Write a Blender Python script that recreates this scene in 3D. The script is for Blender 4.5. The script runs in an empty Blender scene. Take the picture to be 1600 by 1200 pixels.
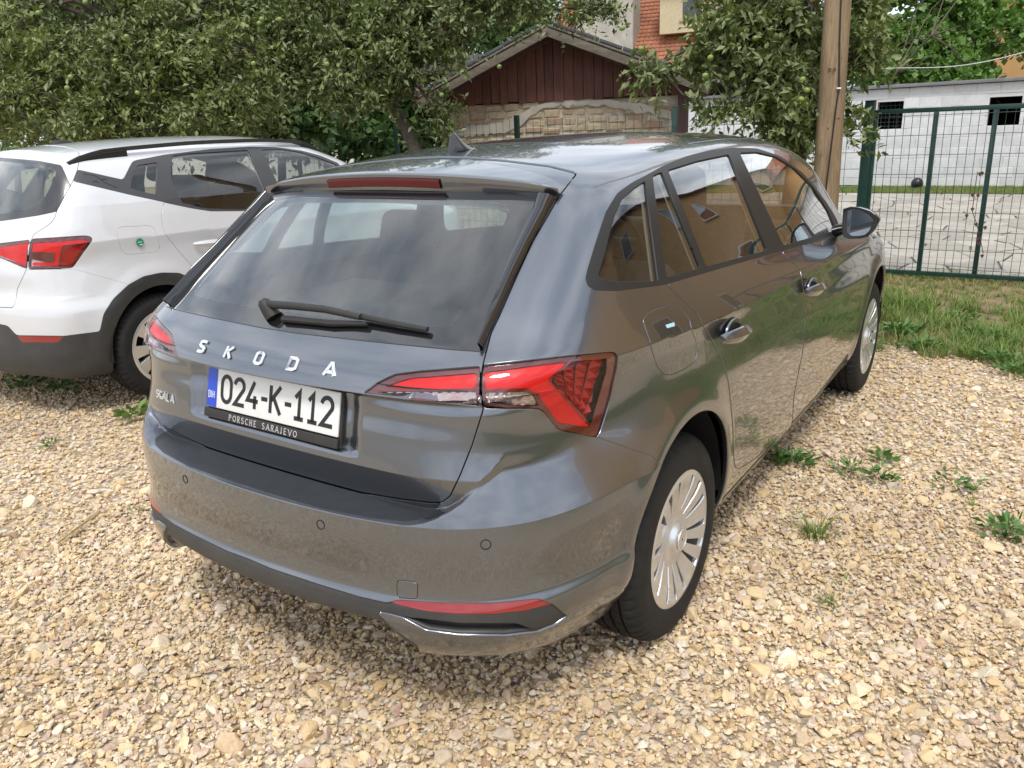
import bpy, bmesh, math, random
import numpy as np
from mathutils import Vector, Matrix, Euler
R = math.radians
random.seed(7); RNG = np.random.default_rng(7)
scene = bpy.context.scene
COL = scene.collection

# ---------------------------------------------------------------- camera
CAM_LOC = np.array([1.67712, -1.15733, 1.50183])
CAM_YAW, CAM_PITCH, CAM_ROLL, CAM_F = -0.609289, -0.309542, -0.044178, 1246.2   # focal length in pixels of a 1600 px wide picture
def cam_axes():
    cy, sy, cp, sp = math.cos(CAM_YAW), math.sin(CAM_YAW), math.cos(CAM_PITCH), math.sin(CAM_PITCH)
    f = np.array([sy*cp, cy*cp, sp]); r = np.array([cy, -sy, 0.]); u = np.cross(r, f)
    cr, sr = math.cos(CAM_ROLL), math.sin(CAM_ROLL)
    return cr*r + sr*u, -sr*r + cr*u, f
AX_R, AX_U, AX_F = cam_axes()
cam_data = bpy.data.cameras.new('camera'); cam = bpy.data.objects.new('camera', cam_data); COL.objects.link(cam)
cam.matrix_world = Matrix(((AX_R[0], AX_U[0], -AX_F[0], CAM_LOC[0]), (AX_R[1], AX_U[1], -AX_F[1], CAM_LOC[1]),
                           (AX_R[2], AX_U[2], -AX_F[2], CAM_LOC[2]), (0, 0, 0, 1)))
cam_data.sensor_width = 36.0; cam_data.lens = CAM_F/1600*36.0; cam_data.clip_start = 0.05; cam_data.clip_end = 2000
scene.camera = cam

# ---------------------------------------------------------------- sky, sun, exposure
SUN_EL, SUN_AZ = R(60), R(150)           # high behind thin cloud, off the photographer's right shoulder; azimuth is clockwise from +y
world = bpy.data.worlds.new('World'); scene.world = world; world.use_nodes = True
_n, _l = world.node_tree.nodes, world.node_tree.links
_n.clear()
_sky = _n.new('ShaderNodeTexSky'); _sky.sky_type = 'NISHITA'; _sky.sun_disc = False
_sky.sun_elevation = SUN_EL; _sky.sun_rotation = SUN_AZ; _sky.air_density = 1.0; _sky.dust_density = 2.5; _sky.ozone_density = 1.0
_bgs = _n.new('ShaderNodeBackground'); _bgs.inputs['Strength'].default_value = 0.13
_l.new(_sky.outputs[0], _bgs.inputs['Color'])
_tc = _n.new('ShaderNodeTexCoord'); _mp = _n.new('ShaderNodeMapping'); _mp.inputs['Scale'].default_value = (1, 1, 2.2)
_l.new(_tc.outputs['Generated'], _mp.inputs['Vector'])
_n1 = _n.new('ShaderNodeTexNoise'); _n1.inputs['Scale'].default_value = 2.6; _n1.inputs['Detail'].default_value = 7; _n1.inputs['Roughness'].default_value = 0.55; _n1.inputs['Distortion'].default_value = 0.3
_l.new(_mp.outputs[0], _n1.inputs['Vector'])
_cr = _n.new('ShaderNodeValToRGB'); _cr.color_ramp.elements[0].position = 0.34; _cr.color_ramp.elements[0].color = (0.68,)*3+(1,); _cr.color_ramp.elements[1].position = 0.60; _cr.color_ramp.elements[1].color = (1,)*3+(1,)
_l.new(_n1.outputs['Fac'], _cr.inputs['Fac'])
_n2 = _n.new('ShaderNodeTexNoise'); _n2.inputs['Scale'].default_value = 4.5; _n2.inputs['Detail'].default_value = 6
_l.new(_mp.outputs[0], _n2.inputs['Vector'])
_cr2 = _n.new('ShaderNodeValToRGB'); _cr2.color_ramp.elements[0].position = 0.36; _cr2.color_ramp.elements[0].color = (0.47, 0.55, 0.66, 1); _cr2.color_ramp.elements[1].position = 0.62; _cr2.color_ramp.elements[1].color = (1.08, 1.11, 1.16, 1)
_l.new(_n2.outputs['Fac'], _cr2.inputs['Fac'])
_bgc = _n.new('ShaderNodeBackground'); _bgc.inputs['Strength'].default_value = 1.22
_l.new(_cr2.outputs[0], _bgc.inputs['Color'])
_mx = _n.new('ShaderNodeMixShader'); _l.new(_cr.outputs[0], _mx.inputs['Fac']); _l.new(_bgs.outputs[0], _mx.inputs[1]); _l.new(_bgc.outputs[0], _mx.inputs[2])
_wo = _n.new('ShaderNodeOutputWorld'); _l.new(_mx.outputs[0], _wo.inputs['Surface'])
sun_data = bpy.data.lights.new('sun', 'SUN'); sun = bpy.data.objects.new('sun', sun_data); COL.objects.link(sun)
sun_data.energy = 2.1; sun_data.angle = R(15); sun_data.color = (1.0, 0.965, 0.91)
_sd = Vector((math.sin(SUN_AZ)*math.cos(SUN_EL), math.cos(SUN_AZ)*math.cos(SUN_EL), math.sin(SUN_EL)))
sun.rotation_euler = _sd.to_track_quat('Z', 'Y').to_euler()
vs = scene.view_settings; vs.view_transform = 'Standard'; vs.look = 'None'; vs.gamma = 1.0; vs.use_curve_mapping = False
vs.exposure = 0.30
scene.render.engine = 'CYCLES'
scene.cycles.max_bounces = 8; scene.cycles.transparent_max_bounces = 12; scene.cycles.glossy_bounces = 5; scene.cycles.diffuse_bounces = 3
# ---------------------------------------------------------------- helpers
def proj(P):
    d = np.asarray(P, float) - CAM_LOC; z = d @ AX_F; z = np.where(z < .05, .05, z)
    return np.stack([800 + CAM_F*(d @ AX_R)/z, 600 - CAM_F*(d @ AX_U)/z], -1)
def depth(P): return (np.asarray(P, float) - CAM_LOC) @ AX_F
def unp(px, ax, val):
    "the point of the place seen at a pixel of the 1600 px photograph, on the plane x/y/z = val"
    px = np.asarray(px, float)
    d = AX_F + ((px[..., 0]-800)/CAM_F)[..., None]*AX_R - ((px[..., 1]-600)/CAM_F)[..., None]*AX_U
    i = 'xyz'.index(ax); t = (val - CAM_LOC[i])/d[..., i]
    return CAM_LOC + t[..., None]*d
def at(px, py, dist):
    "point seen at a pixel, at a distance along the viewing axis"
    d = AX_F + (px-800)/CAM_F*AX_R - (py-600)/CAM_F*AX_U
    return CAM_LOC + dist*d

class NT:
    "small material node builder"
    def __init__(s, name):
        s.m = bpy.data.materials.new(name); s.m.use_nodes = True; s.t = s.m.node_tree; s.n = s.t.nodes; s.l = s.t.links
        s.b = s.n['Principled BSDF']; s.out = s.n['Material Output']
    def node(s, typ, **kw):
        n = s.n.new(typ)
        for k, v in kw.items():
            if k in n.inputs: n.inputs[k].default_value = v
            else: setattr(n, k, v)
        return n
    def link(s, a, b): s.l.new(a, b)
    def set(s, **kw):
        for k, v in kw.items():
            k = k.replace('_', ' ')
            if isinstance(v, (tuple, list)) and len(v) == 3 and 'Radius' not in k: v = (*v, 1)
            s.b.inputs[k].default_value = v
        return s
    def coord(s, kind='Object', scale=(1, 1, 1)):
        tc = s.node('ShaderNodeTexCoord'); mp = s.node('ShaderNodeMapping'); mp.inputs['Scale'].default_value = scale
        s.link(tc.outputs[kind], mp.inputs['Vector']); return mp.outputs[0]
    def noise(s, vec=None, scale=5, detail=4, rough=.55, dist=0):
        n = s.node('ShaderNodeTexNoise'); n.inputs['Scale'].default_value = scale; n.inputs['Detail'].default_value = detail
        n.inputs['Roughness'].default_value = rough; n.inputs['Distortion'].default_value = dist
        if vec is not None: s.link(vec, n.inputs['Vector'])
        return n.outputs['Fac']
    def ramp(s, fac, stops, interp='LINEAR'):
        n = s.node('ShaderNodeValToRGB'); cr = n.color_ramp; cr.interpolation = interp
        while len(cr.elements) < len(stops): cr.elements.new(.5)
        for e, (p, c) in zip(cr.elements, stops):
            e.position = p; e.color = (*c, 1) if isinstance(c, (tuple, list)) else (c, c, c, 1)
        s.link(fac, n.inputs['Fac']); return n.outputs[0]
    def mix(s, fac, a, b, mode='MIX'):
        n = s.node('ShaderNodeMix', data_type='RGBA', blend_type=mode)
        for sock, v in ((n.inputs[0], fac), (n.inputs[6], a), (n.inputs[7], b)):
            if hasattr(v, 'links'): s.link(v, sock)
            else: sock.default_value = (*v, 1) if isinstance(v, (tuple, list)) else v
        return n.outputs[2]
    def math(s, op, a, b=0.0, clamp=False):
        n = s.node('ShaderNodeMath', operation=op, use_clamp=clamp)
        for sock, v in ((n.inputs[0], a), (n.inputs[1], b)):
            if hasattr(v, 'links'): s.link(v, sock)
            else: sock.default_value = v
        return n.outputs[0]
    def bump(s, h, strength=.3, dist=.01, to=None):
        n = s.node('ShaderNodeBump'); n.inputs['Strength'].default_value = strength; n.inputs['Distance'].default_value = dist
        s.link(h, n.inputs['Height']); s.link(n.outputs[0], s.b.inputs['Normal']); return n.outputs[0]
    def base(s, c): s.link(c, s.b.inputs['Base Color']); return s

def plain(name, col, rough=.5, metal=0, coat=0, spec=.5, var=0.0, scale=20, bump=0.0):
    t = NT(name); t.set(Base_Color=col, Roughness=rough, Metallic=metal, Coat_Weight=coat, Specular_IOR_Level=spec)
    if var or bump:
        v = t.coord('Object'); nz = t.noise(v, scale, 5)
        if var:
            lo = tuple(c*(1-var) for c in col); hi = tuple(min(1, c*(1+var)) for c in col)
            t.base(t.ramp(nz, [(.3, lo), (.7, hi)]))
        if bump: t.bump(nz, bump, .004)
    return t.m

def mk(name, V, F, mat=None, parent=None, N=None, smooth=True, mats=None, fm=None):
    "mesh object from arrays; F is an (n,3)/(n,4) array or a list of polygons; N are vertex normals to keep"
    me = bpy.data.meshes.new(name)
    V = np.asarray(V, np.float32)
    if isinstance(F, np.ndarray):
        k = F.shape[1]; n = len(F)
        me.vertices.add(len(V)); me.vertices.foreach_set('co', V.ravel())
        me.loops.add(n*k); me.loops.foreach_set('vertex_index', F.astype(np.int32).ravel())
        me.polygons.add(n); me.polygons.foreach_set('loop_start', np.arange(0, n*k, k, dtype=np.int32))
        me.update(calc_edges=True)
    else:
        me.from_pydata(V.tolist(), [], [list(map(int, f)) for f in F]); me.update()
    if smooth: me.polygons.foreach_set('use_smooth', np.ones(len(me.polygons), bool))
    if mats:
        for m in mats: me.materials.append(m)
        if fm is not None: me.polygons.foreach_set('material_index', np.asarray(fm, np.int32))
    elif mat: me.materials.append(mat)
    me.validate(clean_customdata=False)
    if N is not None and len(me.vertices) == len(N): me.normals_split_custom_set_from_vertices(np.asarray(N, float).tolist())
    o = bpy.data.objects.new(name, me); COL.objects.link(o)
    if parent: o.parent = parent
    return o
def tag(o, label=None, cat=None, group=None, kind=None):
    for k, v in (('label', label), ('category', cat), ('group', group), ('kind', kind)):
        if v: o[k] = v
    return o
def empty(name, loc=(0, 0, 0), rz=0, **kw):
    o = bpy.data.objects.new(name, None); COL.objects.link(o); o.location = loc; o.rotation_euler = (0, 0, rz); o.empty_display_size = .1
    return tag(o, **kw)
def share(src, name, parent, loc=None, rot=None, scale=None):
    "another object with the same mesh data"
    o = bpy.data.objects.new(name, src.data); COL.objects.link(o)
    if parent: o.parent = parent
    if loc is not None: o.location = loc
    if rot is not None: o.rotation_euler = rot
    if scale is not None: o.scale = scale
    return o

class MB:
    "collects simple solids into one mesh"
    def __init__(s): s.v = []; s.f = []
    def add(s, V, F):
        b = len(s.v); s.v += [tuple(map(float, p)) for p in V]; s.f += [tuple(int(i)+b for i in f) for f in F]; return s
    def box(s, lo, hi, M=None):
        x0, y0, z0 = lo; x1, y1, z1 = hi
        V = [(x0, y0, z0), (x1, y0, z0), (x1, y1, z0), (x0, y1, z0), (x0, y0, z1), (x1, y0, z1), (x1, y1, z1), (x0, y1, z1)]
        if M is not None: V = [tuple(M @ Vector(p)) for p in V]
        return s.add(V, [(0, 3, 2, 1), (4, 5, 6, 7), (0, 1, 5, 4), (1, 2, 6, 5), (2, 3, 7, 6), (3, 0, 4, 7)])
    def tube(s, P, r, seg=8, cap=True):
        P = [np.asarray(p, float) for p in P]; n = len(P); rr = r if hasattr(r, '__len__') else [r]*n
        ref = None; V = []
        for i in range(n):
            t = P[min(i+1, n-1)] - P[max(i-1, 0)]; t = t/(np.linalg.norm(t)+1e-12)
            if ref is None: ref = np.array([0, 0, 1.]) if abs(t[2]) < .9 else np.array([1., 0, 0])
            a = np.cross(t, ref); a /= np.linalg.norm(a)+1e-12; b = np.cross(t, a); ref = -b if False else np.cross(a, t)
            for k in range(seg):
                an = 2*math.pi*k/seg; V.append(P[i] + rr[i]*(math.cos(an)*a + math.sin(an)*b))
        F = [(i*seg+k, i*seg+(k+1) % seg, (i+1)*seg+(k+1) % seg, (i+1)*seg+k) for i in range(n-1) for k in range(seg)]
        if cap: F += [tuple(range(seg-1, -1, -1)), tuple((n-1)*seg+k for k in range(seg))]
        return s.add(V, F)
    def prism(s, poly, thick, M):
        "polygon in local xy, extruded from z=0 to thick, placed by M"
        n = len(poly); V = [tuple(M @ Vector((p[0], p[1], 0))) for p in poly] + [tuple(M @ Vector((p[0], p[1], thick))) for p in poly]
        return s.add(V, [tuple(range(n-1, -1, -1)), tuple(range(n, 2*n))] + [(i, (i+1) % n, n+(i+1) % n, n+i) for i in range(n)])
    def build(s, name, mat, parent=None, smooth=False, bevel=0, seg=2):
        me = bpy.data.meshes.new(name); me.from_pydata(s.v, [], s.f); me.update()
        bm = bmesh.new(); bm.from_mesh(me); bmesh.ops.recalc_face_normals(bm, faces=bm.faces)
        if bevel: bmesh.ops.bevel(bm, geom=bm.edges[:], offset=bevel, segments=seg, profile=.5, affect='EDGES', clamp_overlap=True)
        if smooth:
            for f in bm.faces: f.smooth = True
            for e in bm.edges:
                if len(e.link_faces) == 2 and e.calc_face_angle(0) > R(38): e.smooth = False
        bm.to_mesh(me); bm.free()
        if mat: me.materials.append(mat)
        o = bpy.data.objects.new(name, me); COL.objects.link(o)
        if parent: o.parent = parent
        return o

def pch(*pts):
    "monotone cubic through the points, straight beyond its ends"
    xs = np.array([p[0] for p in pts], float); ys = np.array([p[1] for p in pts], float)
    h = np.diff(xs); d = np.diff(ys)/h; m = np.zeros(len(xs))
    for i in range(1, len(xs)-1):
        if d[i-1]*d[i] > 0:
            w1, w2 = 2*h[i]+h[i-1], h[i]+2*h[i-1]; m[i] = (w1+w2)/(w1/d[i-1]+w2/d[i])
    m[0], m[-1] = d[0], d[-1]
    def f(x):
        x = np.asarray(x, float); i = np.clip(np.searchsorted(xs, x)-1, 0, len(h)-1)
        xc = np.clip(x, xs[0], xs[-1]); t = (xc-xs[i])/h[i]
        r = (2*t**3-3*t**2+1)*ys[i] + (t**3-2*t**2+t)*h[i]*m[i] + (-2*t**3+3*t**2)*ys[i+1] + (t**3-t**2)*h[i]*m[i+1]
        return r + np.where(x < xs[0], (x-xs[0])*m[0], 0) + np.where(x > xs[-1], (x-xs[-1])*m[-1], 0)
    return f
def smax(a, b, k):
    h = np.maximum(k-np.abs(a-b), 0)/k; return np.maximum(a, b) + h**3*k/6
def sst(x, a, b):
    t = np.clip((x-a)/(b-a), 0, 1); return t*t*(3-2*t)
def chaikin(P, r=5.0):
    "round the corners of a closed outline over about r pixels"
    P = np.asarray(P, float); out = []
    for i in range(len(P)):
        p, a, b = P[i], P[i-1]-P[i], P[(i+1) % len(P)]-P[i]; la, lb = np.linalg.norm(a), np.linalg.norm(b)
        a = p+a/la*min(r, .48*la); b = p+b/lb*min(r, .48*lb)
        for t in (0, .25, .5, .75, 1): out.append((1-t)**2*a+2*t*(1-t)*p+t*t*b)
    return np.array(out)
def sdf(p, poly):
    "signed distance to a closed polygon, negative inside"
    p = np.asarray(p, float); A = np.asarray(poly, float); B = np.roll(A, -1, 0)
    d = np.full(len(p), 1e9); ins = np.zeros(len(p), bool)
    for a, b in zip(A, B):
        e = b-a; w = p-a; t = np.clip((w@e)/(e@e+1e-12), 0, 1); q = w-t[:, None]*e
        d = np.minimum(d, (q*q).sum(1))
        c = (a[1] > p[:, 1]) != (b[1] > p[:, 1])
        with np.errstate(divide='ignore', invalid='ignore'):
            xi = (b[0]-a[0])*(p[:, 1]-a[1])/(b[1]-a[1]) + a[0]
        ins ^= c & (p[:, 0] < xi)
    d = np.sqrt(d); return np.where(ins, -d, d)

# ------------------------------------------------ skin surfaces: sample, cut, pick panels
class Skin:
    def __init__(s, V, N, T): s.V, s.N, s.T = V, N, T
    def cut(s, f):
        f = np.array(f, float); f[np.abs(f) < 2e-5] = 2e-5
        T = s.T; sg = f[T] > 0; k = sg.sum(1); cr = (k == 1) | (k == 2)
        if not cr.any(): return s
        C = T[cr]; sc = sg[cr]; odd = np.where(sc.sum(1) == 1, sc.argmax(1), (~sc).argmax(1))
        r = np.arange(len(C)); a = C[r, odd]; b = C[r, (odd+1) % 3]; c = C[r, (odd+2) % 3]
        E = np.concatenate([np.stack([a, b], 1), np.stack([a, c], 1)]); Es = np.sort(E, 1)
        U, inv = np.unique(Es, axis=0, return_inverse=True); inv = inv.ravel()
        t = (f[U[:, 0]]/(f[U[:, 0]]-f[U[:, 1]]))[:, None]
        NV = s.V[U[:, 0]]*(1-t)+s.V[U[:, 1]]*t; NN = s.N[U[:, 0]]*(1-t)+s.N[U[:, 1]]*t; NN /= np.linalg.norm(NN, axis=1)[:, None]+1e-12
        base = len(s.V); ab = base+inv[:len(C)]; ac = base+inv[len(C):]
        s.V = np.concatenate([s.V, NV]); s.N = np.concatenate([s.N, NN])
        s.T = np.concatenate([T[~cr], np.stack([a, ab, ac], 1), np.stack([ab, b, c], 1), np.stack([ab, c, ac], 1)])
        return s
    def cen(s): return s.V[s.T].mean(1)
    def sub(s, mask):
        T = s.T[mask]; u, inv = np.unique(T, return_inverse=True); return Skin(s.V[u].copy(), s.N[u].copy(), inv.reshape(-1, 3))
    def offset(s, d): return Skin(s.V+s.N*d, s.N.copy(), s.T)
    def mirror(s): return Skin(s.V*[-1, 1, 1], s.N*[-1, 1, 1], s.T[:, ::-1])
    def join(s, o): return Skin(np.concatenate([s.V, o.V]), np.concatenate([s.N, o.N]), np.concatenate([s.T, o.T+len(s.V)]))
    def both(s): return s.join(s.mirror())
    def boundary(s):
        E = np.concatenate([s.T[:, [0, 1]], s.T[:, [1, 2]], s.T[:, [2, 0]]]); key = np.sort(E, 1)
        u, inv, cnt = np.unique(key, axis=0, return_inverse=True, return_counts=True); return E[cnt[inv.ravel()] == 1]
    def lip(s, depth=.012, rnd=.0014, skip=None):
        "turn the free edges inwards, as pressed sheet metal is"
        E = s.boundary()
        if skip is not None: E = E[~skip((s.V[E[:, 0]]+s.V[E[:, 1]])/2)]
        if not len(E): return s
        t = s.V[E[:, 1]]-s.V[E[:, 0]]; t /= np.linalg.norm(t, axis=1)[:, None]+1e-12
        n = s.N[E[:, 0]]+s.N[E[:, 1]]; n /= np.linalg.norm(n, axis=1)[:, None]+1e-12
        o = np.cross(t, n); u, inv = np.unique(E, return_inverse=True); inv = inv.reshape(-1, 2)
        O = np.zeros((len(u), 3)); np.add.at(O, inv[:, 0], o); np.add.at(O, inv[:, 1], o); O /= np.linalg.norm(O, axis=1)[:, None]+1e-12
        P = s.V[u]; n = s.N[u]; m = len(u); b = len(s.V)
        V1 = P+O*rnd*.8-n*rnd*.6; N1 = (n+O)/math.sqrt(2); V2 = P+O*rnd-n*depth*.4; V3 = P+O*rnd-n*depth
        i0, i1 = inv[:, 0], inv[:, 1]; A0, A1 = u[i0], u[i1]; T = [s.T]
        def strip(a0, a1, b0, b1): T.append(np.stack([a1, a0, b0], 1)); T.append(np.stack([a1, b0, b1], 1))
        strip(A0, A1, b+i0, b+i1); strip(b+i0, b+i1, b+m+i0, b+m+i1); strip(b+m+i0, b+m+i1, b+2*m+i0, b+2*m+i1)
        return Skin(np.concatenate([s.V, V1, V2, V3]), np.concatenate([s.N, N1, O, O]), np.concatenate(T))
    def obj(s, name, mat, parent=None, mirror_too=False):
        o = mk(name, s.V, s.T, mat, parent, N=s.N)
        if mirror_too: share(o, name, parent, scale=(-1, 1, 1))
        return o

def sample_skin(F, core, cols, rows):
    """Half skin (x >= 0) of the solid F <= 0: rays leave an inner box along the normals of its rounded offset.
    core = (x, y_rear, y_front, z_low, z_high); cols/rows = sample lists along the outline and up the height."""
    cx, yr, yf, zl, zh = core
    O, D = [], []
    def col_origin(kind, t):
        if kind == 'rear': return (t, yr, 0., -1.)
        if kind == 'rc': return (cx, yr, math.sin(t), -math.cos(t))
        if kind == 'side': return (cx, t, 1., 0.)
        if kind == 'fc': return (cx, yf, math.cos(t), math.sin(t))
        return (t, yf, 0., 1.)
    cc = np.array([col_origin(*c) for c in cols]); rr = []
    for kind, t in rows:
        if kind == 'low': rr.append((zl, math.cos(t), math.sin(t)))
        elif kind == 'flat': rr.append((t, 1., 0.))
        else: rr.append((zh, math.cos(t), math.sin(t)))
    rr = np.array(rr); nc, nr = len(cc), len(rr)
    O = np.stack([np.broadcast_to(cc[None, :, 0], (nr, nc)), np.broadcast_to(cc[None, :, 1], (nr, nc)), np.broadcast_to(rr[:, None, 0], (nr, nc))], -1).reshape(-1, 3)
    D = np.stack([rr[:, None, 1]*cc[None, :, 2], rr[:, None, 1]*cc[None, :, 3], np.broadcast_to(rr[:, None, 2], (nr, nc))], -1).reshape(-1, 3)
    G = np.arange(nr*nc).reshape(nr, nc); Q = np.stack([G[:-1, :-1], G[:-1, 1:], G[1:, 1:], G[1:, :-1]], -1).reshape(-1, 4)
    # the flat lid over the inner box
    xs = [t for k, t in cols if k == 'rear']+[cx]; ys = [yr]+[t for k, t in cols if k == 'side']+[yf]
    xs = np.unique(np.round(xs, 6)); ys = np.unique(np.round(ys, 6))
    O2 = np.stack(np.meshgrid(xs, ys, [zh], indexing='ij'), -1).reshape(-1, 3); D2 = np.tile([0, 0, 1.], (len(O2), 1))
    G2 = np.arange(len(O2)).reshape(len(xs), len(ys))+len(O); Q2 = np.stack([G2[:-1, :-1], G2[1:, :-1], G2[1:, 1:], G2[:-1, 1:]], -1).reshape(-1, 4)
    O = np.concatenate([O, O2]); D = np.concatenate([D, D2]); Q = np.concatenate([Q, Q2])
    def f(t): return F(O+D*t[:, None])
    # march out, then bisect
    lo = np.zeros(len(O)); hi = np.full(len(O), np.nan); act = np.arange(len(O))
    for k in range(1, 60):
        t = k*.03; v = F(O[act]+D[act]*t) > 0
        hi[act[v]] = t; act = act[~v]; lo[act] = t
        if not len(act): break
    hi = np.where(np.isnan(hi), lo+.02, hi)
    for _ in range(9):
        m = .5*(lo+hi); v = f(m) > 0; hi = np.where(v, m, hi); lo = np.where(v, lo, m)
    fl, fh = f(lo), f(hi)
    for _ in range(3):
        m = np.clip(lo-fl*(hi-lo)/(fh-fl+1e-15), lo, hi); v = f(m); pos = v > 0
        hi = np.where(pos, m, hi); fh = np.where(pos, v, fh); lo = np.where(pos, lo, m); fl = np.where(pos, fl, v)
    lo = hi = m
    V = O+D*(.5*(lo+hi))[:, None]
    e = 8e-4; N = np.stack([F(V+d)-F(V-d) for d in (np.array([e, 0, 0]), np.array([0, e, 0]), np.array([0, 0, e]))], 1)
    c = np.abs(V[:, 0]) < 1e-6; N[c, 0] = 0; N /= np.linalg.norm(N, axis=1)[:, None]+1e-12
    T = np.concatenate([Q[:, [0, 1, 2]], Q[:, [0, 2, 3]]])
    p = V[T]; ar = np.linalg.norm(np.cross(p[:, 1]-p[:, 0], p[:, 2]-p[:, 0]), axis=1); T = T[ar > 1e-10]
    return Skin(V, N, T)
# ---------------------------------------------------------------- materials of the vehicles
def m_paint(name, col, metal=.93, rough=.26, flake=.06, coat=1.0):
    t = NT(name); v = t.coord('Object'); nz = t.noise(v, 900, 2, .6)
    dust = t.noise(v, 3.5, 6, .65)
    c = t.ramp(nz, [(.35, tuple(a*(1-flake) for a in col)), (.65, tuple(min(1, a*(1+flake)) for a in col))])
    c = t.mix(t.math('MULTIPLY', t.ramp(dust, [(.45, 0.0), (.8, 1.0)]), .10), c, (.30, .27, .23))
    t.base(c); t.set(Metallic=metal, Roughness=rough, Coat_Weight=coat, Coat_Roughness=.015, Coat_IOR=1.55)
    cr = t.ramp(dust, [(.4, .012), (.75, .05)]); t.link(cr, t.b.inputs['Coat Roughness'])
    return t.m
def m_glass(name, tint=(.72, .78, .76), refl=1.0, dust=.05):
    t = NT(name); t.n.remove(t.b)
    tr = t.node('ShaderNodeBsdfTransparent'); tr.inputs['Color'].default_value = (*tint, 1)
    gl = t.node('ShaderNodeBsdfGlossy'); gl.inputs['Roughness'].default_value = .0; gl.inputs['Color'].default_value = (1, 1, 1, 1)
    lw = t.node('ShaderNodeLayerWeight'); lw.inputs['Blend'].default_value = .5      # both faces of the pane reflect alike
    fac = t.math('MULTIPLY', t.math('ADD', t.math('MULTIPLY', t.math('POWER', lw.outputs['Facing'], 5.0), .95), .043), 1.9*refl, clamp=True)
    m1 = t.node('ShaderNodeMixShader'); t.link(fac, m1.inputs[0]); t.link(tr.outputs[0], m1.inputs[1]); t.link(gl.outputs[0], m1.inputs[2])
    df = t.node('ShaderNodeBsdfDiffuse'); df.inputs['Color'].default_value = (.45, .43, .40, 1)
    v = t.coord('Object'); nz = t.noise(v, 6, 6, .7); dm = t.math('MULTIPLY', t.ramp(nz, [(.4, .25), (.75, 1.0)]), dust)
    m2 = t.node('ShaderNodeMixShader'); t.link(dm, m2.inputs[0]); t.link(m1.outputs[0], m2.inputs[1]); t.link(df.outputs[0], m2.inputs[2])
    t.link(m2.outputs[0], t.out.inputs['Surface']); return t.m
def m_plastic(name, col=.035, rough=.55, bump=.15, dust=.15):
    t = NT(name); v = t.coord('Object'); nz = t.noise(v, 700, 3); d = t.noise(v, 5, 6, .7)
    t.base(t.mix(t.math('MULTIPLY', t.ramp(d, [(.4, 0.0), (.8, 1.0)]), dust), (col, col, col*1.02), (.22, .19, .15)))
    t.set(Roughness=rough); t.bump(nz, bump, .0006); return t.m
def m_lens(name, col, rough=.04):
    t = NT(name); t.set(Base_Color=col, Roughness=.25, Coat_Weight=1.0, Coat_Roughness=rough, Specular_IOR_Level=.6); return t.m
M = {}
M['grey_paint'] = m_paint('grey_metallic_paint', (.172, .186, .212))
M['white_paint'] = m_paint('white_paint', (.62, .63, .65), metal=0, rough=.3, flake=.01)
M['glass_side'] = m_glass('side_window_glass', (.74, .77, .74), 1.1, .012)
M['glass_rear'] = m_glass('rear_window_glass', (.62, .80, .81), 1.4, .018)
M['frit'] = plain('black_glass_border', (.012, .012, .013), .05, coat=1, spec=.6)
M['gloss_black'] = plain('gloss_black', (.008, .008, .009), .06, coat=1)
M['trim'] = plain('satin_black_trim', (.020, .019, .018), .5, spec=.35)
M['plastic'] = m_plastic('grained_plastic', .034, .5)
M['plastic_dk'] = m_plastic('dark_grained_plastic', .015, .6)
M['chrome'] = plain('chrome', (.84, .85, .87), .24, metal=.85)
M['silver'] = m_paint('silver_lacquer', (.66, .67, .69), metal=.75, rough=.32, flake=.03, coat=.6)
M['red_in'] = plain('red_reflector', (.60, .008, .008), .38, spec=.3); M['red_dk_in'] = plain('dark_red_prism', (.36, .006, .006), .16, spec=.6)
M['red'] = m_lens('red_lens', (.86, .020, .014)); M['red_dk'] = m_lens('dark_red_lens', (.26, .006, .006)); M['red_black'] = m_lens('red_black_lens', (.085, .006, .006))
M['clear'] = plain('clear_reflector', (.50, .49, .47), .12, metal=.7, coat=1)
M['cabin'] = plain('cabin_cloth', (.045, .045, .048), .85, var=.3, scale=60); M['cabin_light'] = plain('cabin_lining', (.33, .32, .30), .8); M['cabin_dk'] = plain('cabin_plastic', (.018, .018, .019), .6)
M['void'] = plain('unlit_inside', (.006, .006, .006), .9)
def m_tyre():
    t = NT('tyre_rubber'); v = t.coord('Object'); d = t.noise(v, 14, 6, .7); f = t.noise(v, 300, 3)
    t.base(t.ramp(d, [(.35, (.010, .010, .010)), (.62, (.017, .0165, .016)), (.82, (.05, .045, .037))])); t.set(Roughness=.75, Specular_IOR_Level=.35); t.bump(f, .15, .0008); return t.m
M['tyre'] = m_tyre()
M['plate_white'] = plain('plate_white', (.74, .74, .72), .35, coat=.3, var=.03, scale=30); M['plate_blue'] = plain('plate_blue', (.005, .055, .52), .35, coat=.3)
M['ink'] = plain('black_ink', (.012, .012, .014), .5); M['white_ink'] = plain('white_ink', (.75, .75, .75), .5); M['grey_ink'] = plain('pale_print', (.48, .48, .48), .5)
M['film'] = plain('dark_loading_film', (.026, .028, .032), .34, var=.15, scale=25)
M['mirror'] = plain('mirror_glass', (.62, .68, .70), .01, metal=1)
M['sticker'] = plain('pale_blue_sticker', (.42, .68, .78), .4); M['sticker_green'] = plain('green_sticker', (.02, .28, .14), .4)
M['disc'] = plain('brake_disc_iron', (.16, .15, .14), .5, metal=.8)
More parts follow.
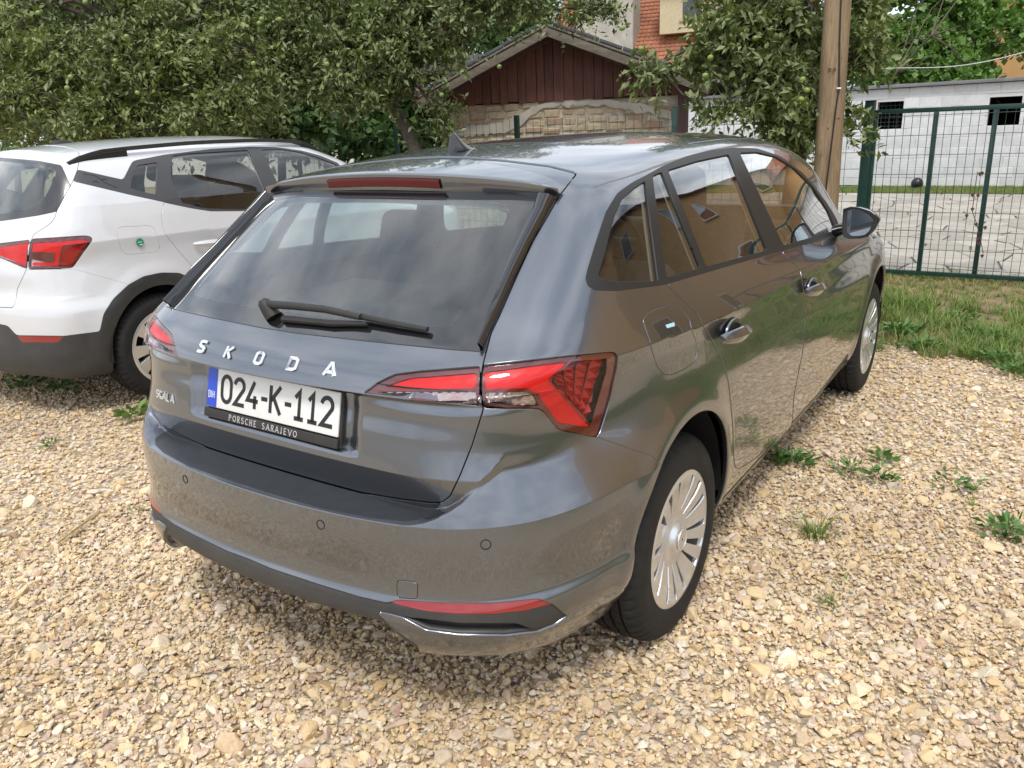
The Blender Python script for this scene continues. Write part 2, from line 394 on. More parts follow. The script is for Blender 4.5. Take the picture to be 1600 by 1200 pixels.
# ---------------------------------------------------------------- ground, gravel, grass
def inst_group():
    "geometry nodes: one of the source meshes on every vertex, with stored rotation, scale and pick"
    def make(name, coll):
        g = bpy.data.node_groups.new(name, 'GeometryNodeTree'); g.interface.new_socket('Geometry', in_out='INPUT', socket_type='NodeSocketGeometry'); g.interface.new_socket('Geometry', in_out='OUTPUT', socket_type='NodeSocketGeometry')
        n = g.nodes; i = n.new('NodeGroupInput'); o = n.new('NodeGroupOutput'); ip = n.new('GeometryNodeInstanceOnPoints'); ci = n.new('GeometryNodeCollectionInfo')
        ci.inputs['Collection'].default_value = coll; ci.inputs['Separate Children'].default_value = True; ci.inputs['Reset Children'].default_value = True
        def att(nm, typ):
            a = n.new('GeometryNodeInputNamedAttribute'); a.data_type = typ; a.inputs['Name'].default_value = nm; return a.outputs['Attribute']
        L = g.links; L.new(i.outputs[0], ip.inputs['Points']); L.new(ci.outputs[0], ip.inputs['Instance']); ip.inputs['Pick Instance'].default_value = True
        L.new(att('pick', 'INT'), ip.inputs['Instance Index']); L.new(att('siz', 'FLOAT_VECTOR'), ip.inputs['Scale'])
        e = n.new('FunctionNodeEulerToRotation'); L.new(att('rot', 'FLOAT_VECTOR'), e.inputs[0]); L.new(e.outputs[0], ip.inputs['Rotation'])
        L.new(ip.outputs[0], o.inputs[0]); return g
    return make
_mk = inst_group()
def scatter(name, P, rot, siz, pick, sources, label, cat):
    coll = bpy.data.collections.new(name+'_kinds')
    for i, me in enumerate(sources): coll.objects.link(bpy.data.objects.new('%s_%02d' % (name, i), me))
    me = bpy.data.meshes.new(name); me.vertices.add(len(P)); me.vertices.foreach_set('co', np.asarray(P, np.float32).ravel())
    for nm, arr, typ, key in (('rot', rot, 'FLOAT_VECTOR', 'vector'), ('siz', siz, 'FLOAT_VECTOR', 'vector')):
        a = me.attributes.new(nm, typ, 'POINT'); a.data.foreach_set(key, np.asarray(arr, np.float32).ravel())
    a = me.attributes.new('pick', 'INT', 'POINT'); a.data.foreach_set('value', np.asarray(pick, np.int32))
    o = bpy.data.objects.new(name, me); COL.objects.link(o); md = o.modifiers.new('scatter', 'NODES'); md.node_group = _mk(name+'_nodes', coll)
    return tag(o, label, cat, kind='stuff')
def m_stone():
    t = NT('gravel_stone'); oi = t.node('ShaderNodeObjectInfo'); v = t.coord('Object'); tv = t.node('ShaderNodeVectorMath', operation='ADD'); t.link(v, tv.inputs[0]); t.link(oi.outputs['Random'], tv.inputs[1]); v = tv.outputs[0]; nz = t.noise(v, 1.8, 6, .65); sp = t.noise(v, 5, 5, .65)
    c = t.ramp(oi.outputs['Random'], [(0.0, (.80, .68, .48)), (.12, (.74, .56, .33)), (.24, (.84, .76, .60)), (.36, (.68, .49, .27)), (.47, (.78, .64, .41)), (.58, (.86, .81, .72)), (.67, (.62, .46, .37)), (.75, (.70, .67, .63)), (.82, (.52, .33, .18)), (.90, (.90, .87, .82)), (.96, (.50, .35, .32))])
    c = t.mix(t.ramp(nz, [(.35, 0.0), (.7, .45)]), c, (.88, .79, .62)); c = t.mix(t.ramp(sp, [(.55, 0.0), (.75, .3)]), c, (.55, .36, .17))
    loc = t.noise(oi.outputs['Location'], .9, 4, .6); c = t.mix(1.0, c, t.ramp(loc, [(.32, (.78, .71, .60)), (.62, (.99, .93, .83))]), 'MULTIPLY'); t.base(c); t.set(Roughness=.85, Specular_IOR_Level=.3); t.bump(sp, .35, .06); return t.m
def m_gravel():
    t = NT('gravel_ground'); v = t.coord('Object'); h = None; cols = []
    vo = t.node('ShaderNodeTexVoronoi'); vo.inputs['Scale'].default_value = 38; t.link(v, vo.inputs['Vector'])
    sep = t.node('ShaderNodeSeparateColor'); t.link(vo.outputs['Color'], sep.inputs[0])
    c = t.ramp(sep.outputs[0], [(0, (.68, .53, .33)), (.2, (.62, .45, .25)), (.4, (.74, .62, .43)), (.6, (.57, .40, .22)), (.75, (.76, .68, .56)), (.9, (.54, .40, .31)), (1, (.77, .71, .62))])
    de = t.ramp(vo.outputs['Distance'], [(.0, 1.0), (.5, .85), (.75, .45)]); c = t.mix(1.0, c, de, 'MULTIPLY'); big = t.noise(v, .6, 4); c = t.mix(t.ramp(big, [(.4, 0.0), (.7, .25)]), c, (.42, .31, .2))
    t.base(c); t.set(Roughness=.9); t.bump(de, .8, .02); return t.m
def m_soil():
    t = NT('dry_soil'); v = t.coord('Object'); a = t.noise(v, 1.3, 6, .6); b = t.noise(v, 26, 5, .7)
    t.base(t.mix(t.ramp(b, [(.35, 0.0), (.7, 1.0)]), t.ramp(a, [(.3, (.16, .11, .06)), (.7, (.27, .20, .11))]), (.34, .27, .15))); t.set(Roughness=.95); t.bump(b, .8, .03); return t.m
def noise2(x, y, s, seed=0):
    "cheap smooth value noise"
    r = np.random.default_rng(seed); T = r.random((64, 64)); x = x*s+100; y = y*s+100; i = np.floor(x).astype(int); j = np.floor(y).astype(int); u = x-i; v = y-j; u = u*u*(3-2*u); v = v*v*(3-2*v)
    g = lambda a, b: T[a % 64, b % 64]; return g(i, j)*(1-u)*(1-v)+g(i+1, j)*u*(1-v)+g(i, j+1)*(1-u)*v+g(i+1, j+1)*u*v
def edge_y(x): return 4.42+.10*np.sin(x*2.3+.5)+.09*np.sin(x*5.1+1)-.35*sst(x, 1.0, 2.2)+.0*x      # where the gravel gives way to grass
def stones():
    out = []
    for k in range(14):
        bm = bmesh.new(); r = np.random.default_rng(k); e = np.array([1.15, .92, .68])*r.uniform(.8, 1.15, 3); q = r.normal(size=(18 if k % 3 else 13, 3)); q /= np.linalg.norm(q, axis=1)[:, None]; q *= r.uniform(.86, 1.05, (len(q), 1))
        for p in q: bm.verts.new(p)
        h = bmesh.ops.convex_hull(bm, input=bm.verts[:]); bmesh.ops.bevel(bm, geom=bm.edges[:], offset=.07, segments=1, affect='EDGES', clamp_overlap=True)
        for v in bm.verts:
            v.co = Vector(np.array(v.co)*e)
        me = bpy.data.meshes.new('stone'); bm.to_mesh(me); bm.free(); me.materials.append(M['stone'])
        out.append(me)
    return out
M['stone'] = m_stone(); M['gravel'] = m_gravel(); M['soil'] = m_soil()
g = mk('ground', [(-500, -500, -.02), (500, -500, -.02), (500, 500, -.02), (-500, 500, -.02)], [(0, 1, 2, 3)], M['soil'], smooth=False); tag(g, 'dry earth ground under the whole yard', 'ground', kind='structure')
_xs = np.linspace(-11, 3.3, 60); _v = [(x, -9.0, 0) for x in _xs]+[(x, float(edge_y(np.array(x)))+.15, 0) for x in _xs]
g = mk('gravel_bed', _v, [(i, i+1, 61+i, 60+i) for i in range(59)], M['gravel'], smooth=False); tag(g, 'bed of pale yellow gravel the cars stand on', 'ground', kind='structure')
def lay_gravel():
    r = np.random.default_rng(3); P = []; S_ = []
    def add(n, x0, x1, y0, y1, s0, s1, zj):
        x = r.uniform(x0, x1, n); y = r.uniform(y0, y1, n); ok = y < edge_y(x)+.12*r.normal(size=n); x, y = x[ok], y[ok]
        s = s0+(s1-s0)*r.random(len(x))**2.2; q = np.stack([x, y, zj*r.random(len(x))], 1)
        # keep what the picture can see, plus a margin for shadows and reflections
        u = proj(q); d = depth(q); v = (d > .4) & (u[:, 0] > -160) & (u[:, 0] < 1760) & (u[:, 1] < 1420); q, s = q[v], s[v]; P.append(q); S_.append(s)
    add(62000, -1.6, 3.2, -1.0, 2.4, .0050, .0125, .010); add(9000, -1.6, 3.2, -1.0, 2.4, .011, .023, .010); add(30000, -1.6, 3.2, -1.0, 2.4, .0032, .006, .012); add(700, -2.0, 3.2, -1.2, 4.4, .022, .042, .008)
    add(70000, -5.2, 3.2, -.6, 4.7, .006, .0135, .010); add(9000, -5.2, 3.2, -.6, 4.7, .011, .022, .010); add(12000, -8, -3, 1.0, 4.7, .009, .018, .008)
    P = np.concatenate(P); S_ = np.concatenate(S_); n = len(P); print('gravel', n)
    rot = np.stack([r.normal(0, .35, n), r.normal(0, .35, n), r.uniform(0, 6.28, n)], 1); S_ = S_*.96; siz = S_[:, None]*r.uniform(.8, 1.2, (n, 3)); P[:, 2] += S_*.22
    scatter('gravel', P, rot, siz, r.integers(0, 14, n), stones(), 'coarse pale yellow and cream crushed stone gravel', 'gravel')
lay_gravel()

def m_leaf(name, top, under, var=.35, trans=.25, rough=.5):
    t = NT(name); a = t.node('ShaderNodeAttribute', attribute_name='rnd'); f = a.outputs['Fac']; oi = t.node('ShaderNodeObjectInfo')
    f2 = t.math('ADD', t.math('MULTIPLY', f, .8), t.math('MULTIPLY', oi.outputs['Random'], .2))
    dk = tuple(c*(1-var) for c in top); lt = (min(1, top[0]*(1+var*1.3)), min(1, top[1]*(1+var)), top[2]*(1+var*.5))
    c = t.ramp(f2, [(0, dk), (.5, top), (1, lt)]); ge = t.node('ShaderNodeNewGeometry'); c = t.mix(ge.outputs['Backfacing'], c, t.mix(.5, c, under))
    t.base(c); t.set(Roughness=rough, Specular_IOR_Level=.4)
    tr = t.node('ShaderNodeBsdfTranslucent'); t.link(c, tr.inputs['Color']); ms = t.node('ShaderNodeMixShader'); ms.inputs[0].default_value = trans
    t.link(t.b.outputs[0], ms.inputs[1]); t.link(tr.outputs[0], ms.inputs[2]); t.link(ms.outputs[0], t.out.inputs['Surface']); return t.m
M['grass'] = m_leaf('grass_blade', (.17, .26, .055), (.22, .30, .09), .45, .3, .55); M['straw'] = m_leaf('dry_grass', (.42, .33, .16), (.42, .34, .18), .3, .2, .7); M['weed'] = m_leaf('weed_leaf', (.09, .20, .04), (.16, .26, .09), .3, .25, .45)
def blade_mesh(name, n, spread, h0, h1, mat, w=.0035, lean=.6, seed=0):
    "a tuft of bent grass blades"
    r = np.random.default_rng(seed); V, F, A = [], [], []
    for _ in range(n):
        a = r.uniform(0, 6.28); rad = spread*r.random()**.5; b = np.array([rad*math.cos(a), rad*math.sin(a), 0]); h = r.uniform(h0, h1); di = a+r.normal(0, .7); le = lean*r.uniform(.2, 1.2)
        side = np.array([-math.sin(di), math.cos(di), 0]); k0 = len(V); ww = w*r.uniform(.7, 1.3); rv = r.random()
        for i, t in enumerate((0, .4, .75, 1)):
            c = b+np.array([math.cos(di), math.sin(di), 0])*h*le*t**1.7+np.array([0, 0, h*t*(1-.30*le*t)]); wv = ww*(1-t)**.7
            if i < 3: V += [c-side*wv, c+side*wv]; A += [rv, rv]
            else: V.append(c); A.append(rv)
        F += [(k0, k0+1, k0+3, k0+2), (k0+2, k0+3, k0+5, k0+4), (k0+4, k0+5, k0+6)]
    me = bpy.data.meshes.new(name); me.from_pydata([tuple(v) for v in V], [], F); me.materials.append(mat); at_ = me.attributes.new('rnd', 'FLOAT', 'POINT'); at_.data.foreach_set('value', np.array(A, np.float32)); return me
def lay_grass():
    r = np.random.default_rng(5); src = [blade_mesh('tuft', 16, .035, .035, .09, M['grass'], .0032, .9, k) for k in range(4)]+[blade_mesh('tuft_tall', 14, .03, .07, .17, M['grass'], .0035, .8, 10+k) for k in range(3)]+[blade_mesh('tuft_dry', 14, .04, .03, .09, M['straw'], .0028, 1.4, 20+k) for k in range(3)]
    n = 15000; x = r.uniform(-3.0, 3.4, n); y = r.uniform(4.0, 7.6, n); dn = noise2(x, y, 1.6, 2); near = noise2(x, y, 3.5, 9)
    ok = (y > edge_y(x)-.05+.25*(near-.5)) & (r.random(n) < .10+1.0*dn); x, y, dn = x[ok], y[ok], dn[ok]
    # worn dry patch near the gravel
    wear = np.exp(-(((x-1.05)/.42)**2+((y-4.75)/.28)**2)); dry = (r.random(len(x)) < .22+.34*(y > 6.0)+.6*wear)
    pick = np.where(dry, r.integers(7, 10, len(x)), np.where((r.random(len(x)) < .25+.5*(dn > .6)) & (y < 6.3), r.integers(4, 7, len(x)), r.integers(0, 4, len(x)))); s = r.uniform(.7, 1.25, len(x))*(1-.25*(y > 6.4))
    P = [np.stack([x, y, 0*x-.018], 1)]; SS = [s]; PK = [pick]
    # mown strip before the white wall, and turf off to the right of the yard
    n = 9000; x = r.uniform(-6, 2.4, n); y = r.uniform(16.0, 17.6, n); P.append(np.stack([x, y, 0*x-.018], 1)); SS.append(r.uniform(.7, 1.1, n)); PK.append(np.where(r.random(n) < .25, r.integers(7, 10, n), r.integers(0, 4, n)))
    n = 9000; x = r.uniform(3.2, 5.1, n); y = r.uniform(-4, 9, n); P.append(np.stack([x, y, 0*x-.018], 1)); SS.append(r.uniform(.9, 1.5, n)); PK.append(np.where(r.random(n) < .2, r.integers(7, 10, n), r.integers(0, 7, n)))
    P = np.concatenate(P); S_ = np.concatenate(SS); n = len(P); scatter('grass', P, np.stack([0*S_, 0*S_, r.uniform(0, 6.28, n)], 1), S_[:, None]*np.ones(3), np.concatenate(PK), src, 'patchy green and straw coloured grass along the fence', 'grass')
lay_grass()
# ---------------------------------------------------------------- grey hatchback: body surface
class Hatch:
    zc = staticmethod(pch((0, .975), (.45, .972), (1, .952), (2, .925), (3, .90), (4, .86)))          # crease along the side
    zb = staticmethod(pch((.3, 1.118), (.8, 1.10), (1.83, 1.032), (2.72, .972), (3.4, .93)))         # belt line
    Plow = staticmethod(pch((.05, .74), (.2, .81), (.30, .850), (.40, .868), (.52, .880), (.64, .888), (.74, .889), (.84, .882), (.90, .881), (.95, .887)))
    Pup = staticmethod(pch((.95, .887), (.975, .879), (1.03, .856), (1.09, .826), (1.16, .796), (1.25, .752), (1.33, .708), (1.40, .662), (1.5, .59)))
    Wm = staticmethod(pch((-.1, -.25), (.2, -.135), (.35, -.097), (.515, -.060), (.7, -.030), (1.0, -.007), (1.3, 0), (2.2, 0), (3, -.006), (3.5, -.010), (4.0, -.05), (4.4, -.16)))
    Wl = staticmethod(pch((-.2, -.20), (0, -.155), (.3, -.068), (.51, -.025), (.65, -.009), (.9, 0), (1, 0), (2.2, 0), (3, -.006), (3.5, -.010), (4.0, -.05), (4.4, -.16)))
    Wg = staticmethod(pch((0, -.12), (.4, -.078), (.6, -.046), (.8, -.022), (1.2, 0), (2.0, -.004), (2.8, -.05), (3.4, -.12)))
    roof = staticmethod(pch((.2, 1.30), (.5, 1.372), (.62, 1.393), (.75, 1.412), (.9, 1.430), (1.3, 1.459), (1.9, 1.472), (2.3, 1.461), (2.6, 1.430), (2.85, 1.372), (3.0, 1.295), (3.4, 1.03), (3.5, .995), (3.7, .97), (4.0, .91), (4.2, .83), (4.4, .66)))
    ins = staticmethod(pch((.2, .03), (.28, .010), (.33, -.012), (.38, -.022), (.42, -.018), (.455, -.004), (.50, -.0005), (.58, -.001), (.636, .002)))
    inu = staticmethod(pch((.636, .002), (.66, .010), (.70, .026), (.77, .052), (.9, .060)))
    Yt = staticmethod(pch((.60, .118), (.65, .114), (.70, .101), (.738, .089)))
    Yt2 = staticmethod(pch((.738, .089), (.76, .0935), (.82, .1065), (.885, .1195), (.904, .117), (.914, .105), (.9215, .086)))
    Yt3 = staticmethod(pch((.9215, .086), (.94, .095), (.962, .109), (.985, .132), (1.005, .161), (1.022, .189), (1.1, .290), (1.2, .425), (1.3, .562), (1.4, .70), (1.5, .84)))
    @classmethod
    def F(c, p):
        x, y, z = np.abs(p[:, 0]), p[:, 1], p[:, 2]
        zc, zb = c.zc(y), c.zb(y)
        q = np.where(z < .3, z, np.where(z < zc, .3+(z-.3)*(.65/(zc-.3)), np.where(z < zb, .95+(z-zc)*(.14/(zb-zc)), 1.09+(z-zb)*(.31/(1.40-zb)))))
        X = np.where(q < .95, c.Plow(q), c.Pup(q))
        g = sst(q, .9, 1.25); wm = sst(z, .55, .92); X = X + (c.Wl(y)*(1-wm)+c.Wm(y)*wm)*(1-g) + c.Wg(y)*g
        # flared arches
        for ay, in ((.857,), (3.506,)):
            r = np.sqrt(((y-ay)/.343)**2+((z-.325)/.390)**2)
            X = X + .011*np.exp(-((r-1.03)/.13)**2)*sst(z, .15, .35)*(1-sst(z, .75, .92))
        # bumper relief, fading into the side before the wheel
        I = np.where(z < .636, c.ins(z), c.inu(np.minimum(z, .9)))
        wB = 1-sst(y, .42, .74)
        cup = 1-sst(z, .77, .97)
        a = x-(X-wB*I*cup*.85)
        # rear
        Yb = -.004+.17*x**2+.16*x**4+I
        Yt = np.where(z < .738, c.Yt(z), np.where(z < .9215, c.Yt2(z), c.Yt3(z))) + (.05+.11*sst(z, .88, .93))*x**2+.09*x**4*(1-sst(z, .88, .93))
        # plate recess in the lid
        rx = 1-sst(x, .285, .345); rz = sst(z, .752, .775)*(1-sst(z, .900, .916)); Yt = Yt + .020*rx*rz
        # lid opening in the bumper: its lower edge is a ledge, its sides run up to the lamps
        dz = z-.6365; dx = ((.606+.10*sst(z, .64, .80))-x)*.55; rr = .060
        m = np.where((dx < rr) & (dz < rr), rr-np.sqrt((rr-np.minimum(dx, rr))**2+(rr-np.minimum(dz, rr))**2), np.minimum(dx, dz))
        w = np.maximum(sst(m, .0, .011), sst(z, .74, .80))
        b = Yb*(1-w)+Yt*w - y
        kk = .31+0*z
        f = smax(a, b, kk)
        front = y-(4.33-.10*x**2-.55*x**4+np.where(z > .6, -.35*(z-.6)**2, -.15*(z-.6)**2))
        f = smax(f, front, .25)
        top = z-(c.roof(y)-.10*x**2-.12*x**4)
        f = smax(f, top, .10+.04*sst(y, .8, 1.2))
        ex = sst(x, .43, .52); zl = .195+(1-sst(y, .02, .5))*(.165-.085*ex)
        f = smax(f, zl-z, .05)
        return f
def cols_rows(cx, yr, yf, zl, zh, nr=112, nc=165, ns=170, rows_flat=None, nlow=12, nup=96):
    C = [('rear', t) for t in np.linspace(0, cx, nr, endpoint=False)]
    C += [('rc', t) for t in np.linspace(0, math.pi/2, nc, endpoint=False)]
    C += [('side', t) for t in np.linspace(yr, yf, ns, endpoint=False)]
    C += [('fc', t) for t in np.linspace(0, math.pi/2, 40, endpoint=False)]
    C += [('front', t) for t in np.linspace(cx, 0, 30)]
    Rw = [('low', -t) for t in (math.pi/2*np.linspace(1, 0, nlow, endpoint=False)**2)]
    Rw += [('flat', t) for t in (rows_flat if rows_flat is not None else np.linspace(zl, zh, 100, endpoint=False))]
    Rw += [('up', t) for t in np.linspace(0, math.pi/2, nup)]
    return C, Rw
def hatch_skin():
    core = (.5, .8, 3.2, .32, .95)
    zf = np.concatenate([np.linspace(.32, .5, 34, endpoint=False), np.linspace(.5, .63, 20, endpoint=False), np.linspace(.63, .66, 20, endpoint=False), np.linspace(.66, .735, 18, endpoint=False), np.linspace(.735, .742, 4, endpoint=False), np.linspace(.742, .90, 30, endpoint=False), np.linspace(.90, .9235, 12, endpoint=False), np.linspace(.9235, .95, 6, endpoint=False)])
    C, Rw = cols_rows(*core, rows_flat=zf, nlow=22)
    return sample_skin(Hatch.F, core, C, Rw)
# ---------------------------------------------------------------- grey hatchback: panels cut from the body surface
def pxf(S, poly, guard=None, n=1, margin=40):
    "signed distance in metres of the skin's points to an outline seen in the photograph"
    P = chaikin(poly, (4.0 if n == 1 else n)) if n else np.asarray(poly, float)
    V = S if isinstance(S, np.ndarray) else S.V
    q = proj(V); lo, hi = P.min(0)-margin, P.max(0)+margin
    ok = ((q > lo) & (q < hi)).all(1)
    if guard is not None: ok &= guard
    f = np.full(len(V), 1.0); i = np.where(ok)[0]
    if len(i): f[i] = sdf(q[i], P)*depth(V[i])/CAM_F
    return f
LID = [(902, 270), (873, 307), (857, 335), (833, 375), (807, 431), (780, 493), (767, 519), (755, 567), (749, 600), (755, 640), (738, 695), (719, 742), (703, 776), (690, 785.5), (669, 785.5), (622, 779.5), (560, 769), (492, 753), (425, 733), (362, 713), (250, 677), (150, 640), (150, 300), (420, 275), (482, 270), (545, 256), (607, 248), (670, 245), (732, 246), (795, 251.6), (857, 259)]
LAMP_O = [(752, 570), (841, 560.6), (904, 554), (950, 550), (962, 550), (966.5, 556), (964.7, 576), (953.7, 626), (937, 677), (933, 683), (926, 682.5), (904, 678), (880, 674), (870, 669), (850, 644), (842, 640), (760, 636.5), (752, 635)]
LAMP_I = [(567, 614), (591, 596.6), (616, 584), (654, 579), (750, 571), (748.5, 635), (654, 626), (591, 617.5)]
DLO = [(915, 437), (918, 422), (929, 386), (947, 331), (965, 302), (987, 286), (1012, 273), (1037, 259), (1074, 244), (1110, 235), (1146, 231), (1182, 232), (1219, 244), (1255, 271), (1291, 316), (1306, 340), (1312, 356), (1309, 369), (1222, 391.5), (1146, 413), (1045, 442.5), (1034, 445), (965, 454), (929, 453), (919, 447)]
PANES = [('quarter_window', [(934, 430), (945, 393), (958, 342), (972, 310), (990, 294), (1008, 282), (1029, 440), (965, 440.5), (943, 438)]),
         ('fixed_window', [(1019, 274.5), (1034, 268), (1095.5, 419), (1041, 434)]),
         ('rear_window', [(1043, 265.5), (1090, 251), (1139, 241), (1199, 391.5), (1103, 417)]),
         ('front_window', [(1155, 238.5), (1183, 237.5), (1212, 244.5), (1240, 262), (1269, 291), (1294, 330), (1306, 360), (1224, 384)])]
FUEL = [(1004, 500), (1010, 490), (1027.5, 481), (1045, 476), (1059, 479), (1071, 489.5), (1078, 500), (1080, 512), (1087, 531.5), (1090, 551), (1087, 563), (1073, 575), (1048.5, 586), (1038, 585), (1027.5, 573.5), (1020.5, 552.5), (1014.4, 530), (1007.4, 510.5)]
RDOOR = [(1044, 446), (1062.5, 463), (1092, 492), (1097.5, 507), (1115, 535), (1129, 565), (1138, 596), (1142, 631), (1145, 668), (1147, 722), (1150, 732), (1156, 732), (1174, 721), (1237, 669), (1241, 616), (1248, 580), (1254, 550), (1259, 500), (1258, 470), (1251, 423), (1223, 395), (1222, 380), (1140, 380), (1040, 420)]
BUMPER = [(700, 637), (842, 640), (850, 644), (870, 669), (880, 674), (904, 678), (935, 683.5), (1000, 706), (1018, 712), (1036, 729), (1110, 790), (1110, 1100), (60, 1100), (60, 500)]
INSERT = [(250, 790), (325, 845), (425, 888), (495, 911), (560, 931), (604, 941), (623, 936.5), (691, 941), (770, 941.5), (841, 934.5), (864, 943), (889, 963.5), (869, 977.5), (843, 988), (791, 994.7), (717, 993.4), (665, 986), (631, 967), (603, 959), (590, 958), (618, 985), (655, 1010), (655, 1060), (100, 1060), (100, 760)]
REFL = [(606, 940), (623, 937.7), (691, 942.5), (770, 943), (841, 936), (864, 944), (822, 955), (770, 960), (717, 960), (665, 955), (625, 945.6)]
GRILLE = [(627, 965), (660, 968), (717, 975), (809, 976), (836, 987), (791, 993), (717, 992), (668, 985)]
TOW = [(620.5, 934), (619.5, 912), (622, 906.5), (649, 909.5), (652.5, 913), (652, 936)]
WIN_LOW = [(150, 440), (256, 476.5), (340, 499), (460, 520), (580, 533.5), (700, 545.5), (775, 551), (990, 300), (990, 150), (150, 150)]
CLEAR = [(262, 440), (300, 448), (400, 480), (520, 497), (640, 508), (700, 511), (712, 503), (745, 440), (765, 400), (782, 362), (796, 330), (790, 319), (740, 312), (480, 303), (400, 320)]
PAD = [(240, 640), (252, 676), (272, 706), (330, 737), (400, 764), (500, 794), (580, 809.5), (635, 815), (660, 811), (676, 802), (690, 786), (600, 760), (425, 720), (330, 690)]
GAP = .0026

def build_hatch(root):
    S = hatch_skin()
    def fields(S, cen=False, only=None):
        V = S.cen() if cen else S.V
        N = S.N[S.T].mean(1) if cen else S.N
        side = (N[:, 0] > .2) & (V[:, 1] < 3.3); back = V[:, 1] < 1.05
        L = {}
        L['arch'] = lambda: np.minimum(*[np.where(V[:, 0] > .55, (np.sqrt(((V[:, 1]-ay)/.343)**2+((V[:, 2]-.325)/b)**2)-1)*.36, 1.) for ay, b in ((.857, .390), (3.506, .385))])
        L['lid'] = lambda: np.maximum(pxf(V, LID, back & (V[:, 2] > .55), 1), .6490-V[:, 2]); L['lampo'] = lambda: pxf(V, LAMP_O, back & (V[:, 0] > .4), 1); L['lampi'] = lambda: pxf(V, LAMP_I, back, 1)
        L['dlo'] = lambda: pxf(V, DLO, side & (V[:, 0] > .5), 1)
        for k, (n, p) in enumerate(PANES): L['pane%d' % k] = lambda p=p: pxf(V, p, side & (V[:, 0] > .5), 1)
        L['fuel'] = lambda: pxf(V, FUEL, side & (V[:, 0] > .6), 1); L['rdoor'] = lambda: pxf(V, RDOOR, side & (V[:, 0] > .6), 1)
        sillz = .318-.075*(V[:, 1]-1.27)
        fd = np.maximum.reduce([V[:, 1]-3.06-.10*np.maximum(V[:, 2]-.6, 0), .285-V[:, 2]+0*sillz, 1.6-V[:, 1], .55-V[:, 0]])
        L['fdoor'] = lambda: np.where(side, fd, 1.)
        L['bump'] = lambda: pxf(V, BUMPER, (V[:, 1] < .95) & (V[:, 2] < .95), 0, 200)
        L['insert'] = lambda: pxf(V, INSERT, (V[:, 1] < .7) & (V[:, 2] < .55), 1); L['refl'] = lambda: pxf(V, REFL, (V[:, 1] < .7) & (V[:, 2] < .55), 1); L['grille'] = lambda: pxf(V, GRILLE, (V[:, 1] < .7) & (V[:, 2] < .55), 1)
        L['tow'] = lambda: pxf(V, TOW, (V[:, 1] < .5) & (V[:, 2] < .6) & ((N*(CAM_LOC-V)).sum(1) > 0), 1)
        L['pad'] = lambda: pxf(V, PAD, (V[:, 1] < .5) & (V[:, 2] < .75) & (V[:, 2] > .6), 1)
        L['win'] = lambda: pxf(V, WIN_LOW, back & (V[:, 2] > .9), 1); L['clear'] = lambda: pxf(V, CLEAR, back & (V[:, 2] > .9), 1)
        L['sill'] = lambda: np.where((V[:, 1] > 1.15) & (V[:, 1] < 3.2) & (V[:, 0] > .5), np.abs(V[:, 2]-.262)-.014, 1.)
        L['roofgap'] = lambda: np.where((V[:, 1] > .9) & (V[:, 1] < 2.75) & (V[:, 2] > 1.3), np.abs(V[:, 0]-.585+.03*(V[:, 1]-1.5)**2)-.004, 1.)
        L['hood'] = lambda: np.maximum(3.42-V[:, 1]+.15*V[:, 0]**2, np.maximum(V[:, 0]-.70, .80-V[:, 2]))
        L['shield'] = lambda: np.maximum.reduce([2.78-.16*V[:, 0]**2-V[:, 1], V[:, 1]-(3.36-.22*V[:, 0]**2), V[:, 0]-(.585+.21*(V[:, 1]-2.8)), 1.0-V[:, 2]])
        return L[only]() if only else {k: f() for k, f in L.items()}
    for key, g in (('arch', 0), ('lid', GAP), ('lampo', .0015), ('lampi', .0015), ('dlo', 0), ('pane0', 0), ('pane1', 0), ('pane2', 0), ('pane3', 0), ('fuel', .0016), ('rdoor', GAP*.8), ('fdoor', GAP*.8), ('bump', .0012), ('insert', 0), ('refl', 0), ('grille', 0), ('tow', .0018), ('pad', 0), ('win', .0018), ('clear', 0), ('sill', 0), ('hood', GAP), ('shield', 0)):
        for e in ((-g, g) if g else (0,)): S.cut(fields(S, only=key)-e)
    d = fields(S, True); n = len(S.T); lab = np.array(['body']*n, dtype=object); done = np.zeros(n, bool)
    def put(mask, name): m = mask & ~done; lab[m] = name; done[m] = True
    put(d['arch'] < 0, '')
    li = d['lid'] < -GAP
    put(np.abs(d['lid']) < GAP, '')
    put(li & (d['lampi'] < -.0015), 'lampi'); put(li & (np.abs(d['lampi']) < .0015), '')
    put(li & (np.abs(d['win']) < .0018), '')
    c = S.cen(); top = c[:, 1] > .655
    put(li & (d['win'] < 0) & (d['clear'] < 0) & ~top, 'rglass'); put(li & (d['win'] < 0) & ~top, 'rfrit')
    put(li & (c[:, 2] > 1.2), 'lidtop'); put(li, 'lid')
    put(d['lampo'] < -.0015, 'lampo'); put(np.abs(d['lampo']) < .0015, '')
    for k in range(4): put((d['pane%d' % k] < 0) & (d['dlo'] < 0), 'pane%d' % k)
    put(d['dlo'] < 0, 'dlo')
    put(d['fuel'] < -.0016, 'fuel'); put(np.abs(d['fuel']) < .0016, 'fuelgap')
    put(d['rdoor'] < -GAP*.8, 'rdoor'); put(np.abs(d['rdoor']) < GAP*.8, '')
    put(np.abs(d['bump']) < .0012, ''); inb = d['bump'] < 0
    put(inb & (d['refl'] < 0), 'refl'); put(inb & (d['grille'] < 0), 'grille'); put(inb & (d['insert'] < 0), 'insert')
    put(inb & (d['tow'] < -.0018) & (d['insert'] > .003), 'tow'); put(inb & (np.abs(d['tow']) < .0018) & (d['insert'] > .0), 'towgap'); put(inb & (d['pad'] < 0), 'pad')
    put(inb, 'bumper')
    put((d['sill'] < 0), 'sill')
    put(d['fdoor'] < -GAP*.8, 'fdoor'); put(np.abs(d['fdoor']) < GAP*.8, '')
